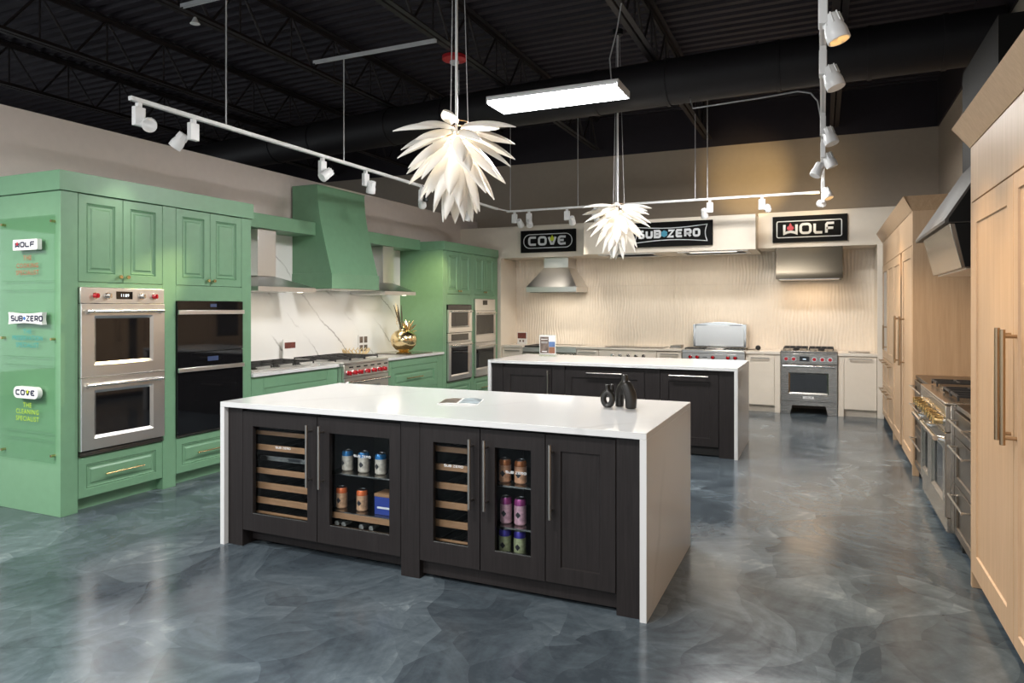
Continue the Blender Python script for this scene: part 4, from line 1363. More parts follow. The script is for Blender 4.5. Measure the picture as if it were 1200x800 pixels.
# counter slabs
for x0, x1, lab in ((-4.998, -4.612, 'short cream counter in the corner by the far green tower'),
                    (-3.660, -1.972, 'cream counter running behind the far island with the glass hob'),
                    (-1.040, -0.562, 'short cream counter between the grill and the red knob range'),
                    (0.190, 0.678, 'short cream counter beside the red knob range and cream column')):
    if x0 == -3.660:
        mb = MB().box(x0, x1, BY - 0.02, 11.345, 0.855, 0.887)
    else:
        mb = MB().box(x0, x1, BY - 0.02, 11.345, 0.847, 0.887)
    solo('worktop', mb, M['quartz'] if False else simple('cream_counter', (0.76, 0.69, 0.60), 0.22, var=.02), lab, 'worktop', ((x0 + x1) / 2, 11.0, 0.847), bevel=.002)

# card at the corner
t = thing('photo_card', 'small brown and white card in the back corner by the far tower', 'card', (-4.78, 11.1, 0.8875))
K = FY(11.1)
part('card', MB().fbox(K, -4.868, -4.689, 0.8875, 1.095, -.012, 0), M['paper'], t)
part('picture', MB().fbox(K, -4.86, -4.70, 0.985, 1.085, 0, 0.002), M['pred'], t)
part('picture', MB().fbox(K, -4.83, -4.80, 0.925, 0.96, 0, 0.002).fbox(K, -4.77, -4.74, 0.925, 0.96, 0, 0.002), M['pbrown'], t)

# outdoor grill
t = thing('outdoor_grill', 'steel built-in grill with red knobs and an open arched lid', 'grill', (-1.5, 11.0, 0))
part('body', MB().box(-1.955, -1.046, BY - 0.02, 11.30, 0.55, 0.885), M['steel'], t, .004)
part('base', MB().box(-1.968, -1.042, BY + 0.01, 11.33, 0.0, 0.548), CR, t)
RB = FY(BY - 0.02)
part('top_rail', MB().fbox(RB, -1.955, -1.046, 0.84, 0.886, 0.0, 0.03), M['steel'], t, .006)
part('control_panel', MB().fbox(RB, -1.953, -1.048, 0.735, 0.832, 0.0, 0.02), M['steel'], t, .003)
for a in (-1.832, -1.730, -1.503, -1.285, -1.182):
    dial(RB, a, 0.777, 0.02, t, M['red'], 0.027, 0.04)
part('badge', MB().fbox(RB, -1.655, -1.585, 0.772, 0.782, 0.02, 0.021), M['steel_dark'], t)
grate(t, -1.92, -1.64, BY + .03, 11.0, 0.895, 5)
grate(t, -1.34, -1.08, BY + .03, 11.0, 0.895, 5)
part('griddle_plate', MB().box(-1.62, -1.36, BY + .03, 11.0, 0.886, 0.908), M['steel_dark'], t, .003)
lid = [(-1.845, 0.915)] + [(-1.845 + 0.79 * k / 10, 1.262 + 0.040 * math.sin(PI * k / 10)) for k in range(11)] + [(-1.055, 0.915)]
LF = FY(11.02)
l_ = part('lid', MB().prism(LF, lid, -0.26, 0.0), M['chrome'], t, .004)
inner = [(-1.805, 0.935)] + [(-1.805 + 0.71 * k / 10, 1.238 + 0.012 * math.sin(PI * k / 10)) for k in range(11)] + [(-1.095, 0.935)]
part('lid_liner', MB().prism(LF, inner, 0.0, 0.012), M['steel'], l_)
part('lid_slot', MB().fbox(LF, -1.805, -1.64, 1.247, 1.256, 0.012, 0.016).fbox(LF, -1.30, -1.12, 1.247, 1.256, 0.012, 0.016).fbox(LF, -1.812, -1.803, 1.20, 1.256, 0.012, 0.016), M['black'], l_)
solo('folded_mat', MB().loft([[(-2.20, 10.95, 0.8875), (-2.02, 10.95, 0.8875), (-2.02, 10.95, 0.935), (-2.18, 10.95, 0.930)], [(-2.20, 11.2, 0.8875), (-2.02, 11.2, 0.8875), (-2.02, 11.2, 0.935), (-2.18, 11.2, 0.930)]]), M['steel_dark'], 'grey tin box on the cream counter just before the grill', 'box', (-2.1, 11.05, 0.8875), bevel=.004)
t = thing('grill_utensil', 'dark grill utensil with round end resting beside the grill', 'utensil', (-0.98, 10.9, 0.8875))
part('shaft', MB().cyl((-1.03, 10.82, 0.897), (-0.90, 10.9, 0.905), 0.009), M['steel_dark'], t)
part('end', MB().sphere((-0.88, 10.91, 0.9255), 0.038, 12, 7), M['black'], t)
solo('tablet', MB().box(0.33, 0.60, 10.86, 11.05, 0.8875, 0.898), M['steel_dark'], 'thin grey tablet lying on the short cream counter', 'tablet', (0.46, 10.95, 0.8875), bevel=.003)

# red knob range
t = thing('gas_range', 'stainless range with five red knobs against the cream back wall', 'range', (-0.185, 11.0, 0))
a0, a1 = -0.557, 0.187
RF = FY(BY - 0.01)
part('body', MB().box(a0 + .003, a1 - .003, BY - 0.01, 11.33, 0.13, 0.885), M['steel_dark'], t)
part('leg', MB().prism(RF, [(a0 + .003, 0.002), (a0 + .125, 0.002), (a0 + .155, 0.13), (a0 + .003, 0.13)], -0.02, 0.012), M['steel_mid'], t)
part('leg', MB().prism(RF, [(a1 - .125, 0.002), (a1 - .003, 0.002), (a1 - .003, 0.13), (a1 - .155, 0.13)], -0.02, 0.012), M['steel_mid'], t)
boxes('leg', [(a0 + .02, a0 + .06, 11.2, 11.24, 0.002, .13), (a1 - .06, a1 - .02, 11.2, 11.24, 0.002, .13)], M['black'], t)
part('kick_panel', MB().fbox(RF, a0 + .003, a1 - .003, 0.128, 0.185, 0, 0.014), M['steel_mid'], t, .002)
p = part('control_panel', MB().fbox(RF, a0, a1, 0.722, 0.866, 0, 0.035), M['steel_mid'], t, .004)
for a in (-0.482, -0.382, -0.112, -0.009, 0.090):
    dial(RF, a, 0.790, 0.035, t, M['red'], 0.030, 0.042)
d = part('display', MB().fbox(RF, -0.305, -0.175, 0.760, 0.830, 0.035, 0.038), M['bglass'], t)
part('display_digits', MB().fbox(RF, -0.262, -0.218, 0.786, 0.794, 0.038, 0.0385), M['display'], d)
d = oven_door(RF, a0 + .003, a1 - .003, 0.188, 0.715, (-0.430, 0.050, 0.315, 0.575), 0.0, t, handle=0.690, hr=0.015, ho=0.07, mat=M['steel_mid'])
bd = part('badge', MB().fbox(RF, -0.262, -0.118, 0.228, 0.262, 0.03, 0.033), M['white'], d)
mb = MB()
word(mb, RF, 'WOLF', -0.238, 0.236, 0.018, 0.022, 0.004, 0.005, 0.033, 0.0335)
part('lettering', mb, M['navy'], d)
part('cooktop_tray', MB().box(a0, a1, BY - 0.035, 11.33, 0.886, 0.905), M['steel_mid'], t, .005)
for i in range(2):
    x0 = a0 + 0.04 + i * 0.34
    grate(t, x0, x0 + 0.31, BY + .05, 11.25, 0.935, 4)
    burner(t, x0 + .155, BY + .2, 0.905)
    burner(t, x0 + .155, BY + .44, 0.905)

# pyramid steel hood under the first sign
t = thing('range_hood', 'stainless pyramid hood below the capsule outlined sign', 'hood', (-4.1, 11.0, 1.78))
x0, x1 = -4.548, -3.664
part('canopy_edge', MB().box(x0, x1, BY, 11.34, 1.780, 1.866), M['steel'], t, .003)
part('canopy_slope', MB().loft([[(x0, BY, 1.867), (x1, BY, 1.867), (x1, 11.34, 1.867), (x0, 11.34, 1.867)], [(-4.30, 10.93, 2.19), (-3.87, 10.93, 2.19), (-3.87, 11.34, 2.19), (-4.30, 11.34, 2.19)]]), M['steel'], t)
part('duct_cover', MB().box(-4.30, -3.87, 10.93, 11.34, 2.191, 2.360), M['steel'], t, .002)
part('filter', MB().box(x0 + .05, x1 - .05, BY + .05, 11.3, 1.772, 1.779), M['steel_dark'], t)
# boxy hood under the last sign
t = thing('range_hood', 'dark stainless box hood below the rectangle outlined sign', 'hood', (-0.185, 11.0, 1.93))
pr = [(10.745, 2.382), (10.735, 2.05), (10.728, 2.035), (10.720, 1.935), (11.34, 1.935), (11.34, 2.382)]
part('hood_shell', MB().loft([[(x, y_, z_) for y_, z_ in pr] for x in (-0.622, 0.252)]), steel('smoked_steel', (0.095, 0.08, 0.06), 0.3), t, .003)
part('filter', MB().box(-0.58, 0.21, 10.77, 11.3, 1.925, 1.934), M['steel'], t)

# ---- brand signs
def sign(label, F, a0, a1, b0, b1, kind):
    t = thing('sign', label, 'sign', F((a0 + a1) / 2, b0, 0))
    part('board', MB().fbox(F, a0, a1, b0, b1, 0.001, 0.05), M['signblack'], t, .002)
    w, h = a1 - a0, b1 - b0
    am, bm_ = (a0 + a1) / 2, (b0 + b1) / 2
    c0, c1 = 0.0502, 0.056
    mb = MB()
    if kind == 'capsule':
        part('outline', MB().stroke(F, rrect(am - w * .44, am + w * .44, bm_ - h * .31, bm_ + h * .31, h * .30, 8), 0.012, c0, c1, True), M['signwhite'], t)
        word(mb, F, 'COVe', am - w * .355, bm_ - h * .20, h * .42, w * .160, w * .020, 0.036, c0, c1)
        part('lettering', mb, M['signwhite'], t)
        part('drop', drop(F, am + w * .085, bm_ - h * .02, h * .27, c0, c1 + .002), M['signlime'], t)
    elif kind == 'rect':
        part('outline', MB().stroke(F, rrect(am - w * .44, am + w * .425, bm_ - h * .32, bm_ + h * .30, 0.02, 3), 0.013, c0, c1, True), M['signwhite'], t)
        x = word(mb, F, 'W', am - w * .355, bm_ - h * .215, h * .43, w * .200, w * .022, 0.034, c0, c1)
        x = word(mb, F, 'O', x, bm_ - h * .215, h * .43, w * .165, w * .022, 0.034, c0, c1)
        word(mb, F, 'LF', x, bm_ - h * .215, h * .43, w * .135, w * .020, 0.034, c0, c1)
        part('lettering', mb, M['signwhite'], t)
        part('flame', flame(F, am - w * .255, bm_ - h * .06, h * .30, c0, c1 + .002), M['signred'], t)
    else:
        part('outline', MB().stroke(F, pinched(am - w * .485, am + w * .435, bm_ - h * .33, bm_ + h * .33, .07), 0.011, c0, c1, True), M['signwhite'], t)
        hh, wl, gp, sw = h * .34, w * .093, w * .013, 0.032
        x = word(mb, F, 'SUB', am - w * .445, bm_ - h * .155, hh, wl, gp, sw, c0, c1)
        word(mb, F, 'ZERO', x + w * .067, bm_ - h * .155, hh, wl, gp, sw, c0, c1)
        part('lettering', mb, M['signwhite'], t)
        ca, cb, rr = x + w * .027, bm_ + h * .015, h * .115
        mb = MB()
        for k in range(3):
            a = PI * k / 3 + PI / 6
            mb.stroke(F, [(ca - rr * 1.15 * math.cos(a), cb - rr * 1.15 * math.sin(a)), (ca + rr * 1.15 * math.cos(a), cb + rr * 1.15 * math.sin(a))], rr * .8, c0, c1)
        mb.cyl(F(ca, cb, c0), F(ca, cb, c1 + .001), rr, n=12)
        part('dot', mb, M['signblue'], t)
    return t
sign('black sign with capsule outline and lime drop, over the pyramid hood', B, -4.628, -3.661, 2.440, 2.804, 'capsule')
sign('wide black sign with pinched outline and blue dot on the deep box', FY(10.32), -2.60, -1.446, 2.424, 2.786, 'pinched')
sign('black sign with rectangular outline and red flame, over the box hood', B, -0.664, 0.310, 2.458, 2.829, 'rect')

# ================================================================== ASH RUN ON THE RIGHT (face -X)
AX = 0.74
A = FXn(AX)
W = M['ash']
def crown(t, y0, y1, ret0, ret1, x_in=1.47):
    """flat angled crown, mitred; ret0/ret1: returns at the near / far end"""
    zb, zt, p = 2.397, 2.524, 0.08
    mb = MB()
    def sec(x_o, y_b, y_t):
        return [(AX - 0.004, y_b, zb), (AX - p, y_t, zt), (AX - p + 0.03, y_t, zt), (AX + .02, y_b, zb + .02)]
    mb.loft([sec(0, y0, y0 - (p if ret0 else 0)), sec(0, y1, y1 + (p if ret1 else 0))])
    for f, yy, sg in ((ret0, y0, -1), (ret1, y1, 1)):
        if f:
            mb.loft([[(AX - .004, yy, zb), (AX - p, yy + sg * p, zt), (AX - p, yy + sg * (p - .03), zt), (AX - .004, yy - sg * .02, zb + .02)],
                     [(x_in, yy, zb), (x_in, yy + sg * p, zt), (x_in, yy + sg * (p - .03), zt), (x_in, yy - sg * .02, zb + .02)]])
    part('crown', mb, W, t)

# near tall unit
t = thing('tall_cabinet', 'near tall pale ash fridge cabinet with paired bronze bar handles', 'cabinet', (1.1, 3.5, 0))
part('carcass', MB().box(AX + .024, 1.47, 1.6, 4.470, 0.085, 2.40), W, t)
part('end_panel', MB().box(AX, 1.47, 4.472, 4.508, 0, 2.40), W, t, .0015)
part('toe_kick', MB().box(AX + .09, 1.45, 1.6, 4.470, 0, 0.083), M['black'], t)
part('top_panel', MB().fbox(A, 1.6, 4.470, 2.096, 2.40, -0.022, 0), W, t, .0015)
crown(t, 1.6, 4.508, False, True)
d1 = door_panel('door', A, 3.563, 4.468, 0.088, 2.088, W, t, 0.115, 0.024, 'shaker', -0.022)
d2 = door_panel('door', A, 2.60, 3.557, 0.088, 2.088, W, t, 0.070, 0.024, 'shaker', -0.022)
door_panel('door', A, 1.62, 2.594, 0.088, 2.088, W, t, 0.070, 0.024, 'shaker', -0.022)
bar_handle(A, 3.605, 0.950, 3.605, 1.435, M['bronze'], d1, 0.052, 0.011, ends=.06)
bar_handle(A, 3.505, 0.945, 3.505, 1.430, M['bronze'], d2, 0.052, 0.011, ends=.06)

# far tall unit
t = thing('tall_cabinet', 'far tall pale ash cabinet wall with drawers next to the cream column', 'cabinet', (1.1, 8.9, 0))
part('carcass', MB().box(AX + .024, 1.47, 7.262, 10.66, 0.085, 2.40), W, t)
part('end_panel', MB().box(AX, 1.47, 7.222, 7.260, 0, 2.40), W, t, .0015)
part('end_panel', MB().box(AX, 1.0, 9.10, 9.15, 0, 0.084), W, t, .0015)
boxes('toe_kick', [(AX + .09, 1.45, 7.262, 9.09, 0, 0.083), (AX + .09, 1.45, 9.16, 10.66, 0, 0.083)], M['black'], t)
part('top_panel', MB().fbox(A, 7.262, 10.66, 2.092, 2.40, -0.022, 0), W, t, .0015)
crown(t, 7.222, 10.66, True, False)
d = door_panel('door', A, 7.264, 8.13, 0.088, 2.085, W, t, 0.10, 0.024, 'shaker', -0.022)
bar_handle(A, 7.93, 0.945, 7.93, 1.435, M['bronze'], d, 0.045, 0.011, ends=.06)
part('door_gap_shade', MB().fbox(A, 8.132, 8.30, 0.20, 1.85, -0.022, -0.016), M['black'], t)  # black sheet paints in the shade of the slit between the doors
d = door_panel('door', A, 8.302, 9.13, 0.088, 2.085, W, t, 0.10, 0.024, 'shaker', -0.022)
bar_handle(A, 8.42, 0.935, 8.42, 1.435, M['bronze'], d, 0.045, 0.011, ends=.06)
for k, (y0, y1) in enumerate(((9.14, 9.895), (9.90, 10.655))):
    d = door_panel('door', A, y0, y1, 0.86, 2.085, W, t, 0.09, 0.024, 'shaker', -0.022)
    if k:
        part('door_glass', MB().fbox(A, y0 + .095, y1 - .095, 0.96, 1.985, -0.007, -0.004), M['bglass'], d)
        bar_handle(A, y0 + .06, 1.0, y0 + .06, 1.30, M['bronze'], d, 0.045, 0.010, ends=.08)
    for b0, b1, hz in ((0.485, 0.852, 0.82), (0.088, 0.477, 0.445)):
        d = door_panel('drawer', A, y0, y1, b0, b1, W, t, 0.07, 0.024, 'shaker', -0.022)
        bar_handle(A, y0 + .12, hz, y1 - .12, hz, M['bronze'], d, 0.05, 0.009, ends=.08)

# steel drawer units either side of the range
def drawer_unit(y0, y1, label):
    t = thing('drawer_unit', label, 'drawers', (1.1, (y0 + y1) / 2, 0))
    DF = FXn(0.775)
    SM = M['steel_brown']
    part('carcass', MB().box(0.777, 1.47, y0, y1, 0.10, 0.885), SM, t)
    boxes('foot', [(0.79, 0.84, y1 - .05, y1, 0, .10), (0.79, 0.84, y0, y0 + .05, 0, .10)], M['black'], t)
    part('toe_kick', MB().box(0.87, 1.47, y0, y1, 0, 0.098), M['black'], t)
    part('top', MB().box(0.765, 1.47, y0, y1, 0.886, 0.915), SM, t, .002)
    for b0, b1 in ((0.72, 0.875), (0.42, 0.714), (0.105, 0.414)):
        d = door_panel('drawer', DF, y0 + .003, y1 - .003, b0, b1, SM, t, 0.05, 0.02, 'shaker')
        bar_handle(DF, y0 + .07, b1 - .05, y1 - .07, b1 - .05, M['nickel'], d, 0.045, 0.007, c=.02, ends=.04)
drawer_unit(4.512, 5.118, 'dark steel drawer stack between the near ash cabinet and double range')
drawer_unit(6.330, 7.218, 'dark steel drawer stack between the double range and far ash cabinet')

# large double range
t = thing('gas_range', 'wide stainless double oven range standing between the pale ash cabinets', 'range', (1.1, 5.72, 0))
RX_ = FXn(0.735)
a0, a1 = 5.124, 6.324
part('body', MB().box(0.735, 1.47, a0, a1, 0.10, 0.905), M['steel_warm'], t, .003)
boxes('foot', [(0.80, 0.86, a0 + .05, a0 + .1, 0, .10), (0.80, 0.86, a1 - .1, a1 - .05, 0, .10), (1.35, 1.4, a0 + .05, a0 + .1, 0, .10), (1.35, 1.4, a1 - .1, a1 - .05, 0, .10)], M['black'], t)
part('kick_panel', MB().fbox(RX_, a0, a1, 0.10, 0.19, 0, 0.02), M['steel_warm'], t, .002)
part('control_panel', MB().fbox(RX_, a0, a1, 0.735, 0.90, 0, 0.03), M['steel_warm'], t, .004)
for i in range(9):
    dial(RX_, 5.20 + i * 0.128 + (0.02 if i > 4 else 0), 0.800, 0.03, t, M['knob_warm_lit'], 0.032, 0.055)
oven_door(RX_, 5.128, 5.85, 0.195, 0.728, (5.25, 5.73, 0.30, 0.60), 0.0, t, handle=0.690, hr=0.017, ho=0.080, mat=M['steel_warm'])
oven_door(RX_, 5.856, 6.320, 0.195, 0.728, (5.95, 6.23, 0.30, 0.60), 0.0, t, handle=0.690, hr=0.017, ho=0.080, mat=M['steel_warm'])
part('cooktop_tray', MB().box(0.70, 1.47, a0, a1, 0.906, 0.922), M['steel_warm'], t, .004)
part('back_guard', MB().box(1.40, 1.47, a0, a1, 0.923, 1.0), M['steel_warm'], t, .003)
for i in range(2):
    y0 = a0 + 0.03 + i * 0.30
    grate(t, 0.78, 1.36, y0, y0 + 0.27, 0.952, 4)
    burner(t, 0.92, y0 + .135, 0.922)
    burner(t, 1.22, y0 + .135, 0.922)
part('griddle_plate', MB().box(0.79, 1.36, a0 + .64, a0 + .90, 0.923, 0.95), M['steel_brown'], t, .003)
grate(t, 0.78, 1.36, a0 + .92, a1 - .03, 0.952, 4)

# slanted hood over it
t = thing('range_hood', 'dark slanted hood with a pale angled front over the double range', 'hood', (1.1, 5.7, 1.76))
hs = [(0.680, 2.040), (0.680, 2.062), (1.0, 2.575), (1.47, 2.575), (1.47, 2.040)]
part('hood_slope', MB().loft([[(x, y, z) for x, z in hs] for y in (4.965, 6.43)]), M['hood_slope'], t, .002)
part('hood_side_shade', MB().loft([[(x, y, z) for x, z in [(0.70, 2.045), (0.70, 2.066), (1.005, 2.562), (1.47, 2.562), (1.47, 2.045)]] for y in (4.958, 4.964)]), M['hood_black'], t)  # thin black sheet, paints the shade on the hood's near side
part('hood_side_shade', MB().loft([[(x, y, z) for x, z in [(0.735, 2.036), (0.790, 1.770), (1.46, 1.770), (1.46, 2.036)]] for y in (4.979, 4.984)]), M['hood_black'], t)  # same painted shade on the lower near side
hl = [(0.706, 2.038), (0.772, 1.765), (1.46, 1.765), (1.46, 2.038)]
part('hood_front', MB().loft([[(x, y, z) for x, z in hl] for y in (4.985, 6.18)]), M['steel_dark'], t, .002)
part('hood_filter', MB().box(0.80, 1.44, 5.02, 6.15, 1.756, 1.764), M['steel'], t)
part('chimney', MB().box(1.0, 1.47, 5.2, 6.43, 2.576, 3.35), M['hood_black'], t)

# ================================================================== LIGHTING FIXTURES
# bright strip light
t = thing('strip_light_fixture', 'bright fluorescent strip fixture hanging below the black duct', 'light', (-2.2, 5.92, 3.4))
X0, X1, Y0, Y1 = -2.80, -1.585, 5.70, 6.09
part('housing', MB().box(X0, X1, Y0, Y1, 3.432, 3.452), M['white'], t, .003)
part('end_plate', MB().box(X0 - .012, X0, Y0, Y1, 3.385, 3.452), M['white'], t, .002)
part('end_plate', MB().box(X1, X1 + .012, Y0, Y1, 3.385, 3.452), M['white'], t, .002)
for i in range(6):
    y = Y0 + 0.04 + i * (Y1 - Y0 - .08) / 5
    part('lamp_tube', MB().cyl((X0 + .002, y, 3.404), (X1 - .002, y, 3.404), 0.026, n=12), M['strip'], t)
for i in range(7):
    y = Y0 + (Y1 - Y0 - .08) / 10 * (2 * i - 1) + 0.04
    part('reflector', MB().loft([[(x, y - .012, 3.4315), (x, y + .012, 3.4315), (x, y, 3.412)] for x in (X0 + .003, X1 - .003)]), M['white'], t)
part('cord', MB().tube([(X1 - .1, 5.9, 3.452), (X1 - .12, 5.9, 3.7), (X1 - .06, 5.92, 3.95), (X1 - .02, 5.92, 4.175)], 0.006, 6), M['cord'], t)
part('cord', MB().cyl((X0 + .1, 5.9, 3.452), (X0 + .1, 5.9, 4.175), 0.004, n=6), M['socket'], t)
sl = area('strip_lamp', ((X0 + X1) / 2, (Y0 + Y1) / 2, 3.374), X1 - X0, Y1 - Y0, 95, COOL)

# leaf pendants
def petal_mesh(L, Wd, curl, cup):
    mb = MB()
    n, m = 9, 4
    bm = mb.bm
    def pt(t, s, off):
        w = Wd * (math.sin(PI * min(1, (t * 0.93 + 0.07)) ** 0.85)) ** 0.9 if t < 1 else 0.0008
        x = L * (t - 0.16 * curl * t * t)
        z = -curl * L * 0.42 * t * t
        return Vector((x, s * w, z - cup * (s * s) * w - off))
    T, Bm = [], []
    for i in range(n + 1):
        T.append([bm.verts.new(pt(i / n, -1 + 2 * j / m, 0)) for j in range(m + 1)])
        Bm.append([bm.verts.new(pt(i / n, -1 + 2 * j / m, 0.005)) for j in range(m + 1)])
    for G_ in (T, Bm):
        for i in range(n):
            for j in range(m):
                bm.faces.new((G_[i][j], G_[i + 1][j], G_[i + 1][j + 1], G_[i][j + 1]))
    for i in range(n):
        for j in (0, m):
            bm.faces.new((T[i][j], T[i + 1][j], Bm[i + 1][j], Bm[i][j]))
    for j in range(m):
        bm.faces.new((T[0][j], T[0][j + 1], Bm[0][j + 1], Bm[0][j]))
        bm.faces.new((T[n][j], T[n][j + 1], Bm[n][j + 1], Bm[n][j]))
    return mb.mesh('petal', M['petal'], smooth=50)
PM = [petal_mesh(0.375, 0.048, 0.62, 0.75), petal_mesh(0.37, 0.050, 0.62, 0.8)]

def pendant(x, y, label, seed):
    rnd = random.Random(seed)
    zt = 2.70
    t = thing('pendant_lamp', label, 'pendant light', (x, y, 2.4), 'white leaf pendants above the islands')
    part('rod', MB().cyl((x, y, 2.62), (x, y, 4.72), 0.009, n=10), M['white'], t)
    part('ceiling_cup', MB().cyl((x, y, 4.66), (x, y, 4.72), 0.06, n=16), M['socket'], t)
    for k in range(3):
        a = 0.5 + 2 * PI * k / 3
        part('hanging_wire', MB().cyl((x + 0.075 * math.cos(a), y + 0.075 * math.sin(a), 2.71), (x + 0.02 * math.cos(a), y + 0.02 * math.sin(a), 4.65), 0.0028, n=6), M['cord'], t)
    for z, r in ((2.715, 0.075), (2.62, 0.07), (2.52, 0.062), (2.43, 0.05)):
        part('frame_ring', MB().tube([(x + r * math.cos(2 * PI * k / 20), y + r * math.sin(2 * PI * k / 20), z) for k in range(21)], 0.005, 6), M['bronze'], t)
    part('bulb', MB().sphere((x, y, 2.50), 0.032), M['bulb'], t)
    part('bulb', MB().sphere((x, y, 2.60), 0.030), M['bulb'], t)
    rows = [(2.705, 0.060, -10, 5, 0), (2.685, 0.066, 0, 5, 0), (2.655, 0.072, 9, 6, 0), (2.615, 0.074, 20, 6, 0), (2.575, 0.074, 31, 7, 1),
            (2.525, 0.070, 43, 7, 1), (2.475, 0.062, 54, 6, 1), (2.42, 0.046, 66, 5, 1)]
    for ri, (z, r0, el, n, mi) in enumerate(rows):
        for k in range(n):
            az = 2 * PI * (k + (0.5 if ri % 2 else 0.0)) / n + rnd.uniform(-.09, .09) + ri * 0.21
            e = math.radians(el + rnd.uniform(-5, 5))
            Mx = Matrix.Translation((r0 * math.cos(az), r0 * math.sin(az), z - 2.4)) @ Matrix.Rotation(az, 4, 'Z') @ Matrix.Rotation(e, 4, 'Y') @ Matrix.Rotation(rnd.uniform(-.25, .25), 4, 'X')
            inst('petal', PM[mi], t, Mx)
    l = bpy.data.lights.new('pendant_bulb', 'POINT')
    l.energy = 18
    l.color = (1.0, 0.91, 0.78)
    l.shadow_soft_size = 0.03
    o = bpy.data.objects.new('pendant_bulb', l)
    COL.objects.link(o)
    o.parent = t
    o.location = (0, 0, 0.15)
    return t
pendant(-2.16, 3.947, 'larger looking white leaf pendant hanging over the near island', 5)
pendant(-2.16, 7.81, 'smaller looking white leaf pendant hanging over the far island', 8)

# tracks
TZ = 3.0
def track(name_label, p0, p1, rods, feeds=()):
    v = Vector(p1) - Vector(p0)
    t = thing('light_track', name_label, 'track', ((p0[0] + p1[0]) / 2, (p0[1] + p1[1]) / 2, TZ - .02))
    mb = MB()
    if abs(v.x) > abs(v.y):
        mb.box(min(p0[0], p1[0]), max(p0[0], p1[0]), p0[1] - .018, p0[1] + .018, TZ - .018, TZ + .012)
        gr = MB().box(min(p0[0], p1[0]), max(p0[0], p1[0]), p0[1] - .006, p0[1] + .006, TZ - .019, TZ - .0181)
    else:
        mb.box(p0[0] - .018, p0[0] + .018, min(p0[1], p1[1]), max(p0[1], p1[1]), TZ - .018, TZ + .012)
        gr = MB().box(p0[0] - .006, p0[0] + .006, min(p0[1], p1[1]), max(p0[1], p1[1]), TZ - .019, TZ - .0181)
    part('rail', mb, M['white'], t, .002)
    part('groove', gr, M['lens_off'], t)
    for (x, y, zt) in rods:
        part('hanging_rod', MB().cyl((x, y, TZ + .012), (x, y, zt), 0.006, n=8), M['conduit'], t)
    return t
track('white light track running along in front of the green cabinets', (-4.45, 3.36, 0), (-4.45, 9.40, 0), [(-4.45, 4.224, 4.04), (-4.45, 5.752, 4.06), (-4.45, 8.2, 4.7)])
track('white light track crossing in front of the sign soffit', (-4.44, 9.72, 0), (-0.04, 9.72, 0), [(-4.38, 9.72, 4.7), (-3.29, 9.72, 4.7), (-1.437, 9.72, 4.7), (-1.60, 9.72, 4.175)])
CABLE = [(-1.25, 7.30, 3.675), (-1.157, 6.90, 3.463), (-0.853, 6.9, 3.476), (-0.507, 6.9, 3.490), (-0.211, 6.9, 3.509), (-0.103, 6.9, 3.479),
         (-0.046, 6.9, 3.40), (-0.010, 6.9, 3.20), (0.0, 6.9, 3.012)]
side_track = track('white light track leading away beside the pale ash cabinets', (0.0, 2.6, 0), (0.0, 9.72, 0), [(0.0, 3.9, 4.7), (0.0, 5.9, 4.7), (0.0, 8.4, 4.7)])
part('supply_cable', MB().tube(CABLE, 0.007, 6), M['cord'], side_track, label='loose pale supply cable')
solo('track_joiner', MB().tube([(-4.45, 9.42, TZ), (-4.46, 9.56, TZ + .01), (-4.40, 9.72, TZ)], 0.012, 8), M['white'], 'white flexible joiner where the two tracks meet near the far tower', 'joiner', (-4.45, 9.5, TZ))
for y, x0, x1, lab in ((4.22, -4.95, -4.15, 'short galvanised strut holding the near rod of the long track'), (5.75, -4.83, -3.37, 'longer galvanised strut holding the second rod of the long track')):
    mb = MB().box(x0, x1, y - .018, y - .013, 4.055, 4.08).box(x0, x1, y + .013, y + .018, 4.055, 4.08).box(x0, x1, y - .018, y + .018, 4.08, 4.084)
    solo('ceiling_strut', mb, M['conduit'], lab, 'strut', ((x0 + x1) / 2, y, 4.04))
    mb = MB()

